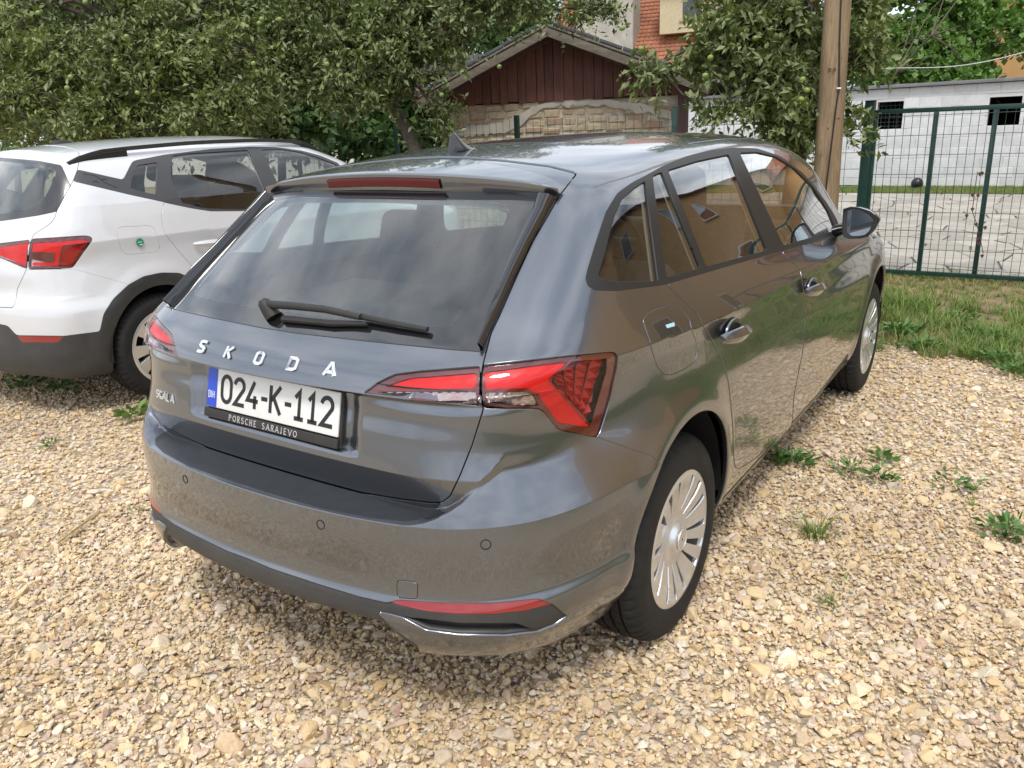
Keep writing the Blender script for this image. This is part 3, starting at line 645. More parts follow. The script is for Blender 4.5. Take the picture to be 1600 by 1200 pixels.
    put(d['shield'] < 0, 'shield')
    put(d['hood'] < -GAP, 'hood'); put(np.abs(d['hood']) < GAP, '')
    def part(k): return S.sub(lab == k)
    seam = lambda p: np.abs(p[:, 0]) < 1e-4
    paint = M['grey_paint']
    def P(k, name, mat, parent=root, depth=.014, mirror=True, both=False, off=0.0, rnd=.0014):
        s = part(k)
        if not len(s.T): print('empty part', k); return None
        if off: s = s.offset(off)
        if both: s = s.both()
        if depth: s = s.lip(depth, rnd, seam)
        return s.obj(name, mat, parent, mirror_too=mirror and not both)
    body = P('body', 'body', paint, both=True, depth=.016)
    lid = P('lid', 'tailgate', paint, both=True, depth=.02)
    bump = P('bumper', 'bumper', paint, both=True, depth=.02)
    doors = {}
    for k, nm in (('rdoor', 'rear_door'), ('fdoor', 'front_door')):
        s = part(k).lip(.014); a = s.obj(nm, paint, root); b = share(a, nm, root, scale=(-1, 1, 1)); doors[k] = (a, b)
    a = P('fuel', 'fuel_flap', paint, mirror=False, depth=.01)
    if a: mk('sticker', *(lambda q: (q, [(0, 1, 2, 3)]))(np.array([sx for sx in [surf_px(p, S) for p in ((1039, 508), (1050, 505.5), (1053, 503.5), (1054, 509.5), (1042, 513))]])[[0, 2, 3, 4]]), M['sticker'], a, smooth=False)
    # the left side of the body has no flap: its opening is filled with the same panel, without a joint
    P('tow', 'tow_eye_cover', paint, mirror=False, depth=.006)
    s = S.sub(np.isin(lab, ['tow', 'towgap'])).mirror(); s.obj('bumper_patch', paint, bump); s = S.sub(np.isin(lab, ['fuel', 'fuelgap'])).mirror(); s.obj('body_patch', paint, body)
    P('pad', 'loading_edge_film', M['film'], bump, both=True, depth=.003, off=.0006)
    P('insert', 'bumper_valance', M['plastic'], both=True, depth=.03, off=-.006)
    P('refl', 'rear_reflector', M['red_dk'], off=-.004, depth=.012); P('grille', 'bumper_grille', M['plastic_dk'], off=-.028, depth=.0)
    P('sill', 'sill_strip', M['plastic_dk'], off=-.003, depth=.01); P('hood', 'bonnet', paint, both=True)
    P('shield', 'windscreen', M['glass_side'], both=True, depth=0)
    # window surrounds and panes
    P('dlo', 'window_surround', M['trim'], off=.0012, depth=.012)
    for k, (nm, _) in enumerate(PANES): P('pane%d' % k, nm, M['glass_side'], off=-.004, depth=0)
    rg = P('rglass', 'rear_window_glass', M['glass_rear'], lid, both=True, depth=0, off=-.001)
    P('rfrit', 'window_border', M['frit'], rg, both=True, depth=.006, off=-.001)
    # dark lining behind the joints, pale lining in the cabin
    keep = ~np.isin(lab, ['rglass', 'pane0', 'pane1', 'pane2', 'pane3', 'shield']) & ~(d['arch'] < .02)
    lo = keep & ((c[:, 2] < 1.02) | (c[:, 1] < .45)); hi = keep & ~lo
    s = S.sub(lo & (c[:, 2] > .3)).both().offset(-.03); s.obj('inner_shell', M['void'], root)
    s = S.sub(hi).both().offset(-.024); s.obj('cabin_lining', M['cabin_light'], root)
    return S, lab, part, lid, doors
def surf_px(p, S):
    "skin vertex nearest to a pixel, pushed out a little"
    q = proj(S.V); e = ((q-np.array(p))**2).sum(1)+np.where((S.N*(CAM_LOC-S.V)).sum(1) > 0, 0, 1e6)
    i = np.argsort(e)[:4]; w = 1/(e[i]+.01); w /= w.sum(); n = S.N[i[0]]; b = S.V[i[0]]
    # ray through the pixel meets the local tangent plane
    dd = AX_F+(p[0]-800)/CAM_F*AX_R-(p[1]-600)/CAM_F*AX_U; t = ((b-CAM_LOC)@n)/(dd@n); return CAM_LOC+dd*t+n*.0012
# ---------------------------------------------------------------- lettering drawn as strokes
def arc(cx, cy, rx, ry, a0, a1, n=9): return [(cx+rx*math.cos(R(a0+(a1-a0)*i/n)), cy+ry*math.sin(R(a0+(a1-a0)*i/n))) for i in range(n+1)]
GLYPH = {  # strokes in a box 0.6 wide (unless said) and 1 high
 '0': [arc(.3, .68, .25, .28, 0, 180)+arc(.3, .32, .25, .28, 180, 360)+[(.55, .68)]],
 '1': [[(.12, .74), (.36, .95), (.36, .05)], [(.10, .05), (.60, .05)]],
 '2': [arc(.3, .70, .25, .25, 170, -20)+[(.07, .05), (.58, .05)]],
 '4': [[(.40, .96), (.05, .30), (.60, .30)], [(.44, .48), (.44, .03)]],
 'K': [[(.08, .03), (.08, .97)], [(.56, .97), (.10, .45)], [(.22, .58), (.58, .03)]],
 '-': [[(.08, .45), (.36, .45)]],
 'B': [[(.07, .04), (.07, .96)], [(.07, .96), (.34, .96)]+arc(.34, .745, .2, .215, 90, -90)+[(.07, .53)], [(.07, .53), (.36, .53)]+arc(.36, .285, .22, .245, 90, -90)+[(.07, .04)]],
 'I': [[(.12, .03), (.12, .97)]], 'H': [[(.07, .03), (.07, .97)], [(.53, .03), (.53, .97)], [(.07, .5), (.53, .5)]],
 'S': [[(.60, .93), (.25, .93), (.08, .86), (.07, .62), (.20, .53), (.46, .47), (.58, .38), (.56, .14), (.42, .07), (.04, .07)]],
 's': [arc(.31, .73, .22, .22, 25, 250)+arc(.31, .27, .24, .24, 75, -155)],
 'O': [[(.22, .93), (.46, .93), (.60, .80), (.60, .20), (.46, .07), (.22, .07), (.08, .20), (.08, .80), (.22, .93), (.46, .93)]],
 'o': [arc(.34, .5, .29, .45, 0, 360, 22)],
 'D': [[(.08, .07), (.08, .93), (.44, .93), (.60, .80), (.60, .20), (.44, .07), (.08, .07), (.08, .93)]],
 'A': [[(.02, .03), (.30, .95), (.40, .95), (.68, .03)], [(.14, .30), (.56, .30)]],
 'a': [[(.02, .03), (.33, .97), (.64, .03)], [(.14, .34), (.52, .34)]],
 'C': [arc(.36, .5, .30, .45, 50, 310, 14)], 'L': [[(.08, .97), (.08, .05), (.5, .05)]],
 'P': [[(.1, .03), (.1, .96)], [(.1, .96), (.34, .96)]+arc(.34, .73, .2, .23, 90, -90)+[(.1, .5)]],
 'R': [[(.1, .03), (.1, .96)], [(.1, .96), (.34, .96)]+arc(.34, .745, .2, .215, 90, -90)+[(.1, .53)], [(.28, .53), (.6, .03)]],
 'E': [[(.55, .96), (.1, .96), (.1, .04), (.55, .04)], [(.1, .5), (.45, .5)]],
 'J': [[(.38, .96), (.38, .2)]+arc(.22, .2, .16, .18, 0, -150, 6)], 'V': [[(.02, .97), (.33, .03), (.64, .97)]], 'k': [], ' ': []}
def ribbon(pts, w, closed=False):
    "outline strip of constant width along a polyline, mitred"
    P = [np.array(p, float) for p in pts]; L, Rr = [], []
    for i, p in enumerate(P):
        a = P[i]-P[i-1] if i else P[1]-P[0]; b = P[i+1]-P[i] if i < len(P)-1 else P[-1]-P[-2]
        a = a/(np.linalg.norm(a)+1e-9); b = b/(np.linalg.norm(b)+1e-9); na, nb = np.array([-a[1], a[0]]), np.array([-b[1], b[0]])
        m = na+nb; m /= np.linalg.norm(m)+1e-9; k = 1/max(.45, m@na); L.append(p+m*w/2*k); Rr.append(p-m*w/2*k)
    return L, Rr
def glyph_mesh(ch, height, width, stroke, thick, serif=False):
    "one raised character, standing in the local xz plane, facing -y"
    mb = MB()
    for st in GLYPH[ch]:
        pts = [(x*width/.6, z*height) for x, z in st]; L, Rr = ribbon(pts, stroke); n = len(L)
        V = [(p[0], 0, p[1]) for p in L]+[(p[0], 0, p[1]) for p in Rr]+[(p[0], -thick, p[1]) for p in L]+[(p[0], -thick, p[1]) for p in Rr]; F = []
        for i in range(n-1): F += [(2*n+i, 3*n+i, 3*n+i+1, 2*n+i+1), (i, 2*n+i, 2*n+i+1, i+1), (n+i, n+i+1, 3*n+i+1, 3*n+i)]
        F += [(0, n, 3*n, 2*n), (n-1, 3*n-1, 4*n-1, 2*n-1)]
        mb.add(V, F)
        if serif:
            for e, q in ((st[0], st[1]), (st[-1], st[-2])):
                if abs(e[1]-.5) > .4 and abs(e[0]-q[0]) < .34 and abs(e[1]-q[1]) > .2:
                    x, z = e[0]*width/.6, e[1]*height; mb.box((x-stroke*1.5, -thick, z-stroke*.22), (x+stroke*1.5, 0, z+stroke*.22))
    return mb
def frame(origin, right, up):
    "matrix with local x = right, local z = up, local -y towards the reader"
    r = Vector(right).normalized(); u = Vector(up); u = (u-r*u.dot(r)).normalized(); y = u.cross(r)
    return Matrix(((r.x, y.x, u.x, origin[0]), (r.y, y.y, u.y, origin[1]), (r.z, y.z, u.z, origin[2]), (0, 0, 0, 1)))
# ---------------------------------------------------------------- grey hatchback: lamps, plate, trim, wheels, cabin
def loft(secs, closed=False, caps=True):
    "mesh through equal-length sections"
    n = len(secs[0]); V = [p for s in secs for p in s]; F = []
    for i in range(len(secs)-1):
        for k in range(n if closed else n-1): F.append((i*n+k, i*n+(k+1) % n, (i+1)*n+(k+1) % n, (i+1)*n+k))
    if caps and closed: F += [tuple(range(n-1, -1, -1)), tuple((len(secs)-1)*n+k for k in range(n))]
    return V, F
def solid(name, V, F, mat, parent, bevel=0, smooth=True, ang=40):
    me = bpy.data.meshes.new(name); me.from_pydata([tuple(map(float, v)) for v in V], [], [tuple(map(int, f)) for f in F]); bm = bmesh.new(); bm.from_mesh(me)
    bmesh.ops.recalc_face_normals(bm, faces=bm.faces)
    if bevel: bmesh.ops.bevel(bm, geom=[e for e in bm.edges if len(e.link_faces) == 2 and e.calc_face_angle(0) > R(25)], offset=bevel, segments=3, profile=.5, affect='EDGES', clamp_overlap=True)
    for f in bm.faces: f.smooth = smooth
    for e in bm.edges:
        if len(e.link_faces) == 2 and e.calc_face_angle(0) > R(ang): e.smooth = False
    bm.to_mesh(me); bm.free(); me.materials.append(mat); o = bpy.data.objects.new(name, me); COL.objects.link(o); o.parent = parent; return o
def cushion(name, size, loc, rot, mat, parent, r=.04, taper=0):
    "upholstered block with rounded edges"
    x, y, z = size[0]/2, size[1]/2, size[2]/2; t = 1-taper
    V = [(-x, -y, -z), (x, -y, -z), (x, y, -z), (-x, y, -z), (-x*t, -y, z), (x*t, -y, z), (x*t, y, z), (-x*t, y, z)]
    o = solid(name, V, [(0, 3, 2, 1), (4, 5, 6, 7), (0, 1, 5, 4), (1, 2, 6, 5), (2, 3, 7, 6), (3, 0, 4, 7)], mat, parent, bevel=r, ang=80)
    o.location = loc; o.rotation_euler = rot; return o
def tyre_mesh(r=.316, w=.205, rim=.205, name='tyre', nseg=216):
    "axis along x, outer face at x = 0; circumferential grooves and shoulder cuts are real"
    W = w; prof = [(-.012, rim), (-.003, rim+.008), (.0, rim+.03), (-.001, rim+.055), (-.006, r-.032), (-.014, r-.018), (-.024, r-.008), (-.034, r-.003), (-.044, r)]
    xs = [-.050, -.0505, -.0585, -.059, -.084, -.0845, -.0935, -.094, -.118, -.1185, -.1275, -.128, -.151, -.1515, -.1585, -.159]
    for i, x in enumerate(xs): prof.append((x, r-(.009 if i % 4 in (1, 2) else 0)+(.001 if i > 3 and i < 12 else 0)))
    prof += [(-W+.040, r-.002), (-W+.024, r-.008), (-W+.010, r-.022), (-W+.002, r-.05), (-W+.012, rim)]
    prof = np.array(prof); n = len(prof); th = np.linspace(0, 2*math.pi, nseg, endpoint=False)
    V = np.zeros((nseg, n, 3)); sh = np.array([1.0 if (5 <= i <= 8) or (25 <= i <= 27) else 0 for i in range(n)])
    for k, t in enumerate(th):
        cutk = .006 if k % 4 == 0 else 0; cutc = .004 if k % 6 == 3 else 0
        rr = prof[:, 1]-sh*cutk; rr = rr-np.where((np.arange(n) > 11) & (np.arange(n) < 23) & (prof[:, 1] > r-.002), cutc, 0)
        V[k, :, 0] = prof[:, 0]; V[k, :, 1] = rr*math.cos(t); V[k, :, 2] = rr*math.sin(t)
    G = np.arange(nseg*n).reshape(nseg, n); H = np.roll(G, -1, 0)
    Q = np.stack([G[:, :-1], G[:, 1:], H[:, 1:], H[:, :-1]], -1).reshape(-1, 4)
    return V.reshape(-1, 3), Q
def polar_disc(rings, nseg, xs):
    "skin of a dish facing +x: rings of radius, xs their depth"
    th = np.linspace(0, 2*math.pi, nseg, endpoint=False); rings = np.array(rings); V = np.stack([np.broadcast_to(np.array(xs)[:, None], (len(rings), nseg)), rings[:, None]*np.cos(th), rings[:, None]*np.sin(th)], -1).reshape(-1, 3)
    G = np.arange(len(V)).reshape(len(rings), nseg); H = np.roll(G, -1, 1); Q = np.stack([G[:-1], G[1:], H[1:], H[:-1]], -1).reshape(-1, 4)
    T = np.concatenate([Q[:, [0, 1, 2]], Q[:, [0, 2, 3]]]); d = np.gradient(np.array(xs), rings)
    N = np.stack([np.ones((len(rings), nseg)), -d[:, None]*np.cos(th), -d[:, None]*np.sin(th)], -1).reshape(-1, 3); N /= np.linalg.norm(N, axis=1)[:, None]
    return Skin(V, N, T)
def subdiv(S):
    "each triangle into four"
    T = S.T; E = np.sort(np.concatenate([T[:, [0, 1]], T[:, [1, 2]], T[:, [2, 0]]]), 1); U, inv = np.unique(E, axis=0, return_inverse=True); inv = inv.ravel(); n = len(T); b = len(S.V); m0, m1, m2 = b+inv[:n], b+inv[n:2*n], b+inv[2*n:]
    N = S.N[U].mean(1); N /= np.linalg.norm(N, axis=1)[:, None]+1e-12
    return Skin(np.concatenate([S.V, S.V[U].mean(1)]), np.concatenate([S.N, N]), np.concatenate([np.stack([T[:, 0], m0, m2], 1), np.stack([m0, T[:, 1], m1], 1), np.stack([m2, m1, T[:, 2]], 1), np.stack([m0, m1, m2], 1)]))
def wheel_cover_skin():
    rings = np.concatenate([[.004], np.linspace(.012, .20, 62), [.204, .208, .212, .216, .219, .220]])
    prof = pch((0, .004), (.026, .005), (.030, .0), (.038, -.001), (.055, -.018), (.07, -.020), (.12, -.010), (.17, .000), (.195, .002), (.205, .000), (.214, -.003), (.220, -.010))
    S = polar_disc(rings, 260, prof(rings)-.004)
    def slot(V):
        r = np.hypot(V[:, 1], V[:, 2]); a = np.arctan2(V[:, 2], V[:, 1]); f = np.full(len(V), 1.)
        for g in range(5):
            for j, (da, w0, w1, r0, r1) in enumerate(((-21, .0045, .0140, .086, .195), (0, .0050, .0165, .078, .197), (21, .0045, .0140, .086, .195))):
                a0 = R(72*g+18+da)+(r-.09)*.55; dd = np.abs((a-a0+math.pi) % (2*math.pi)-math.pi)*r; t = np.clip((r-r0)/(r1-r0), 0, 1); w = w0+(w1-w0)*t
                f = np.minimum(f, np.maximum(dd-w, np.maximum(r0-r, r-r1)))
        return f
    S.cut(slot(S.V)); m = slot(S.cen()) > 0; return S.sub(m).lip(.016, .0012, lambda p: (np.hypot(p[:, 1], p[:, 2]) < .01) | (np.hypot(p[:, 1], p[:, 2]) > .2195)), S.sub(~m).offset(-.016)
def lathe_x(prof, nseg=64):
    prof = np.array(prof); th = np.linspace(0, 2*math.pi, nseg, endpoint=False); V = np.stack([np.broadcast_to(prof[:, :1], (len(prof), nseg)), prof[:, 1:]*np.cos(th), prof[:, 1:]*np.sin(th)], -1).reshape(-1, 3)
    G = np.arange(len(V)).reshape(len(prof), nseg); H = np.roll(G, -1, 1); return V, np.stack([G[:-1], H[:-1], H[1:], G[1:]], -1).reshape(-1, 4)

def hatch_details(root, S, lab, part, lid, doors):
    paint = M['grey_paint']
    # --- tail lamps: clear shell over shaped reflectors
    shell = m_glass('lamp_shell', (1.0, .90, .90), .42, .0)
    BAND_O = [(756, 579), (841, 568.4), (891, 563.8), (860, 596.6), (925.6, 667), (912, 667), (875.6, 662), (841, 617), (825.6, 609), (757, 608)]
    FACET = [(896, 563.8), (952, 560), (950.6, 582.5), (926, 664), (862, 596.6)]
    CLR_O = [(757, 614), (828, 614.5), (846, 636), (760, 633)]; BAND_I = [(597.5, 603), (638, 589), (744, 580), (743, 606), (622.5, 608)]; CLR_I = [(585, 612), (622, 611), (743, 611.5), (744, 631), (654, 622.5)]
    for key, nm, regs, host in (('lampo', 'tail_lamp', (('red_band', BAND_O, 'red_in', .010), ('red_prism', FACET, 'red_dk_in', .016), ('clear_reflector', CLR_O, 'clear', .012)), root), ('lampi', 'tailgate_lamp', (('red_band', BAND_I, 'red_in', .010), ('clear_reflector', CLR_I, 'clear', .012)), lid)):
        L = part(key); sh = L.lip(.02, .001).obj(nm, shell, root); sh2 = share(sh, nm, root, scale=(-1, 1, 1))
        Q = Skin(L.V.copy(), L.N.copy(), L.T.copy())
        for _, poly, _, _ in regs: Q.cut(pxf(Q, poly, None, 1))
        cc = Q.cen(); left = np.ones(len(Q.T), bool)
        for rn, poly, mt, dp in regs:
            m = pxf(cc, poly, None, 1) < 0; left &= ~m; s = Q.sub(m)
            if not len(s.T): continue
            q = proj(s.V)
            if rn == 'red_prism':
                s = subdiv(subdiv(s)); q = proj(s.V); tri = lambda u: np.abs((u % 1)-.5)*2
                w1 = np.arctan2(q[:, 1]-690, q[:, 0]-905); w2 = np.arctan2(q[:, 1]-590, q[:, 0]-835); h = np.maximum(tri(w1*5.3), tri(w2*6.1+.3)*.9); s.V = s.V-s.N*(dp+.016*h)[:, None]
                mat = M[mt]
            elif rn == 'red_band':
                tri = np.abs(((q[:, 0]+q[:, 1]*.9)/26 % 1)-.5)*.0016; s.V = s.V-s.N*(dp+tri)[:, None]; mat = M[mt]
            else: s.V = s.V-s.N*dp-s.N*(np.abs(((q[:, 0]*.9+q[:, 1]*.4)/13 % 1)-.5)*.006)[:, None]; mat = M[mt]
            o = mk(rn, s.V, s.T, mat, sh, smooth=False); share(o, rn, sh2)
        s = Q.sub(left); s.V = s.V-s.N*.007; o = s.obj('lamp_housing', M['red_black'], sh); share(o, 'lamp_housing', sh2)
    # --- roof spoiler with the high brake lamp
    top = part('lidtop')
    sp = []
    xs = np.linspace(-.575, .575, 47)
    def ztop(x, y): return Hatch.roof(y)-.10*x**2-.12*x**4
    for x in xs:
        e = abs(x)/.575; yl = .612+.055*e**2.2; zz = float(ztop(x, yl))-.004*e; yi = .80-.10*e**2
        row = []
        for t in np.linspace(0, 1, 9): y = yi+(yl+.006-yi)*t; row.append((x, y, float(ztop(x, y))+.0016*(1-t)+.0032*t-.004*e*t-.012*max(0, (e-.86)/.14)**2))
        yb = yl+.0125; zl_ = zz-.046+.016*e**2
        row += [(x, yl, zz-.0005), (x, yl+.0005, zz-.006), (x, yl+.004, zz-.02), (x, yb, zl_), (x, yb+.01, zl_-.003), (x, yb+.10, zl_+.002)]
        sp.append(row)
    V, F = loft(sp); spo = solid('roof_spoiler', V, F, paint, root, ang=50)
    s = top.both(); s.V = s.V-np.array([0, 0, .0015]); s.obj('spoiler_base', paint, spo)
    V, F = loft([[(x, .6145+.055*(abs(x)/.575)**2.2+.004, 1.381-.10*x*x), (x, .6125+.055*(abs(x)/.575)**2.2+.004, 1.377-.10*x*x), (x, .6185+.055*(abs(x)/.575)**2.2+.0045, 1.356-.10*x*x), (x, .64, 1.354-.1*x*x)] for x in np.linspace(-.222, .222, 21)]); V = [(a, b-.0085, c) for a, b, c in V]; solid('brake_lamp', V, F, plain('brake_lamp_lens', (.085, .003, .004), .3, spec=.4), spo, ang=60)
    # --- gloss black fins beside the rear window
    Lr = [(842, 312), (835, 332), (815, 374), (793, 421), (776, 464), (761, 506), (749, 543)]; Rr = [(868, 312), (853, 338), (829, 382), (804, 435), (779, 491), (765, 520), (755, 545)]
    rows = []
    for a, b in zip(Lr, Rr):
        A, B = surf_px(a, S), surf_px(b, S); n = np.cross(B-A, np.array([0, .6, .75])); n = np.array([.25, -.7, .66]); k = .024 if b[1] > 330 else .030
        rows.append([A-n*.006, A+n*k*.8, A*.8+B*.2+n*k, A*.35+B*.65+n*k*.85, B+n*.012, B-n*.006])
    V, F = loft([[tuple(p) for p in r] for r in rows]); f = solid('window_fin', V, F, M['gloss_black'], root, ang=60); share(f, 'window_fin', root, scale=(-1, 1, 1))
    # --- plate in its holder
    U = np.array([0, .027, .108]); U /= np.linalg.norm(U); nrm = np.array([0, -U[2], U[1]]); cen = np.array([0, .1225, .846])
    Mp = frame(cen, (1, 0, 0), U); pl = solid('number_plate', *(lambda m: (m.v, m.f))(MB().box((-.261, -.003, -.0565), (.261, .004, .0565))), M['plate_white'], root, bevel=.0025); pl.matrix_local = Mp
    def onplate(o, x, y, z): o.parent = pl; o.location = (x, y, z)
    o = MB().box((-.259, -.0042, -.0545), (-.2185, -.003, .0545)).build('blue_band', M['plate_blue'], pl)
    h = solid('plate_holder', *(lambda m: (m.v, m.f))(MB().box((-.266, -.002, -.085), (.266, .014, .0605))), M['plastic_dk'], root, bevel=.004); h.matrix_local = frame(cen+nrm*(-.006), (1, 0, 0), U)
    o = solid('holder_rim', *(lambda m: (m.v, m.f))(MB().box((-.266, -.0075, -.085), (.266, .0, -.060))), M['plastic_dk'], pl, bevel=.002)
    x = -.200
    for ch in '024-K-112':
        w = .030 if ch == '-' else (.047 if ch in '024K' else .040)
        g = glyph_mesh(ch, .078, w*(1 if ch != '-' else 1.7), .0112, .0012).build('character', M['ink'], pl); g.location = (x, -.003, -.037); x += {'-': .0375, '1': .0505, 'K': .056}.get(ch, .0545)
    x = -.2545
    for ch, w in (('B', .0095), ('I', .0035), ('H', .0095)): g = glyph_mesh(ch, .020, w, .0021, .0004).build('character', M['white_ink'], pl); g.location = (x, -.0042, -.030); x += .0128 if ch == 'B' else .0052
    x = -.155
    for ch in 'PoRsCHE saRaJEVo':
        if ch == ' ': x += .017; continue
        w = {'o': .0125, 'C': .0115, 'a': .0125, 'V': .0125, 'J': .008}.get(ch, .0105); g = glyph_mesh(ch, .0165, w, .0021, .0005, True).build('character', M['grey_ink'], pl); g.location = (x, -.0075, -.081); x += w*1.12+.0052
    # --- badge letters
    Mi = Skin(S.V, S.N, S.T)
    for ch, px in zip('SKODA', ((311.5, 541), (353.5, 551), (399.5, 559.6), (453, 570), (510.4, 579.4))):
        x = {'S': -.251, 'K': -.126, 'O': 0, 'D': .126, 'A': .251}[ch]; z = .962; y = float(Hatch.Yt3(z))+.16*x*x; sl = (float(Hatch.Yt3(z+.01))-float(Hatch.Yt3(z-.01)))/.02
        g = glyph_mesh(ch, .035, .030, .0085, .003).build('badge_letter', M['chrome'], lid); g.matrix_local = frame((x-.016, y-.0165*sl/math.hypot(1, sl)-.001, z-.0165/math.hypot(1, sl)), (1, .32*x, 0), (0, sl, 1))
    x = -.535; yy = np.linspace(.02, .4, 1500)
    for ch in 'sCaLa':
        z = .772; y = float(yy[np.argmax(Hatch.F(np.stack([0*yy+x+.009, yy, 0*yy+z+.011], 1)) < 0)])-.0005
        g = glyph_mesh(ch, .023, .0185, .0050, .003).build('badge_letter', M['chrome'], lid); g.matrix_local = frame((x, y-.002, z), (1, .26*x, -.02), (.10, .2, 1)); x += .0235
    # --- rear wiper
    wp = lambda px, py, off: np.array(surf_px((px, py), S))+np.array([0, -.72, .69])*off
    a1, a2, a3 = wp(428, 485, .030), wp(470, 488, .031), wp(572, 503, .022)
    w0 = MB(); w0.tube([wp(428, 496, .0), wp(427, 489, .018), wp(426, 484, .036), wp(426, 482, .044)], [.022, .021, .017, .009], 20); w0.tube([a1, a2, (a2+a3)/2+np.array([0, -.003, .006]), a3], [.0115, .0108, .0098, .0085], 12)
    wi = w0.build('wiper_arm', M['plastic_dk'], root, smooth=True)
    MB().tube([wp(446, 501, .008), wp(520, 508, .008), wp(577, 509, .008)], [.009, .009, .006], 8).tube([wp(570, 500, .016), wp(620, 510, .013), wp(672, 519, .011)], [.009, .008, .007], 8).build('wiper_blade', M['plastic_dk'], wi, smooth=True)
    # --- parking sensors
    for px in ((759, 851), (501, 820)):
        p = surf_px(px, S); i = np.argmin(((S.V-p)**2).sum(1)); n = S.N[i]; q = Vector(n).to_track_quat('Z', 'Y').to_matrix().to_4x4()
        for sx in (1, -1):
            V, F = lathe_x([(.0, .0105), (.0012, .0112), (.0012, .0126), (-.001, .0130)], 28); V = V[:, [1, 2, 0]]; o = mk('parking_sensor', V, F, M['void'], root); o.matrix_local = Matrix.Diagonal((sx, 1, 1, 1)) @ (Matrix.Translation(Vector(p-n*.0012)) @ q)
    # --- shark fin
    ro = lambda y: float(Hatch.roof(y)); sec = []
    for t in np.linspace(0, 1, 9):
        h = .072*(1-t)**.0*1; z = t*.060; y0 = .945+.008*t+.012*t*t; y1 = 1.115-.118*t**.42-.012*t; w = .025*(1-t)**.8+.005
        sec.append([(w*math.sin(a)*(.55 if c < -.3 else 1), (y0+y1)/2+(y1-y0)/2*c, ro((y0+y1)/2+(y1-y0)/2*c)*(1-t)+(ro(1.02))*t+z-.004) for a, c in ((k*math.pi/9, -math.cos(k*math.pi/9)) for k in range(18))])
    V, F = loft(sec, closed=True); solid('roof_antenna', V, F, plain('antenna_dark_reflection', (.030, .031, .036), .22, coat=.6), root, ang=70)  # body-coloured fin; the reflection of dark trees is put into its base colour
    # --- door handles
    for k, (y0, y1, zz) in enumerate(((1.035, 1.255, .893), (1.945, 2.165, .862))):
        secs = []
        for t in np.linspace(0, 1, 15):
            y = y0+(y1-y0)*t; out = .036*math.sin(math.pi*min(1, max(0, t*.94+.03)))**.5+.008; w = .011+.013*math.sin(math.pi*t)**.6; base = float(.889-.001)
            secs.append([(base+out+.006*math.cos(a)-.012*abs(math.sin(a)), y, zz-.016*t+w*math.sin(a)) for a in np.linspace(0, 2*math.pi, 12, endpoint=False)])
        V, F = loft(secs, closed=True); nm = 'door_handle'; dk = ('rdoor', 'fdoor')[k]
        o = solid(nm, V, F, paint, doors[dk][0], ang=50); share(o, nm, doors[dk][1])
        V, F = lathe_x([(.0, .0), (.001, .03), (.003, .044), (.002, .046), (-.004, .047)], 30); V = V*[1, 1.35, .78]; o = mk('handle_recess', V+[.8885, (y0+y1)/2+.02, zz-.004], F[:, ::-1], paint, doors[dk][0]); share(o, 'handle_recess', doors[dk][1])
    # --- door mirrors
    out = np.array([(.845, 1.094), (.872, 1.104), (.915, 1.103), (.960, 1.088), (.998, 1.058), (1.000, 1.046), (.985, 1.008), (.962, .978), (.93, .967), (.885, .963), (.862, .968), (.848, .990)])
    glass = np.array([(.861, 1.086), (.885, 1.094), (.92, 1.091), (.955, 1.073), (.980, 1.050), (.978, 1.038), (.963, 1.002), (.945, .983), (.915, .977), (.885, .976), (.870, .984), (.863, 1.0)])
    c0 = out.mean(0); secs = []
    for y, k, dz in ((2.695, 1.0, 0), (2.705, 1.015, 0), (2.74, .99, .0), (2.78, .86, .002), (2.81, .60, .004), (2.822, .30, .005)): secs.append([(c0[0]+(p[0]-c0[0])*k, y, c0[1]+(p[1]-c0[1])*k+dz) for p in out])
    sec0 = [(p[0], 2.700, p[1]) for p in glass*.0+glass]
    V, F = loft([[(c0[0]+(p[0]-c0[0])*.955, 2.708, c0[1]+(p[1]-c0[1])*.955) for p in out]]+[[(p[0], 2.694, p[1]) for p in out]]+secs[1:], closed=True); F = F[1:]
    mi = solid('door_mirror', V, F, paint, root, ang=45); mi2 = share(mi, 'door_mirror', root, scale=(-1, 1, 1))
    V, F = loft([[(p[0], 2.705, p[1]) for p in out*.97+c0*.03], [(p[0], 2.704, p[1]) for p in glass]]); F = F+[]
    V2 = V; F2 = [(k, (k+1) % 12, 12+(k+1) % 12, 12+k) for k in range(12)]; o = solid('mirror_bezel', V2, F2, M['plastic'], mi); share(o, 'mirror_bezel', mi2)
    gt = glass-np.array([.92, 1.03]); V = [(p[0]+.92, 2.703+.06*p[0]*0-.0, p[1]+1.03) for p in gt]; V = [(x, y+(x-.92)*(-.16)*0+.0, z) for x, y, z in V]
    o = mk('mirror_glass', [(x, 2.700-.20*(x-.92), z) for x, y, z in V], [tuple(range(12))[::-1]], M['mirror'], mi, smooth=False); share(o, 'mirror_glass', mi2)
    o = MB().tube([(.80, 2.77, .985), (.84, 2.76, 1.0), (.875, 2.745, 1.005)], [.030, .026, .024], 12).build('mirror_stalk', M['gloss_black'], mi, smooth=True); share(o, 'mirror_stalk', mi2)
    # --- wheels and arch liners
    V, F = tyre_mesh(); ty = mk('tyre', V, F, M['tyre']); ty.data.set_sharp_from_angle(angle=R(28)); cs, slots = wheel_cover_skin(); cov = cs.obj('wheel_cover', M['silver']); slt = slots.obj('cover_slots', M['plastic_dk'])
    V, F = lathe_x([(-.06, .0), (-.06, .196), (-.10, .196), (-.19, .19), (-.19, 0)], 48); rim = mk('rim', V, F, M['void']); V, F = lathe_x([(.0005, .0285), (.0022, .0292), (.0022, .0318), (-.001, .033)], 40); hubr = mk('hub_ring', V, F[:, ::-1], M['chrome'])
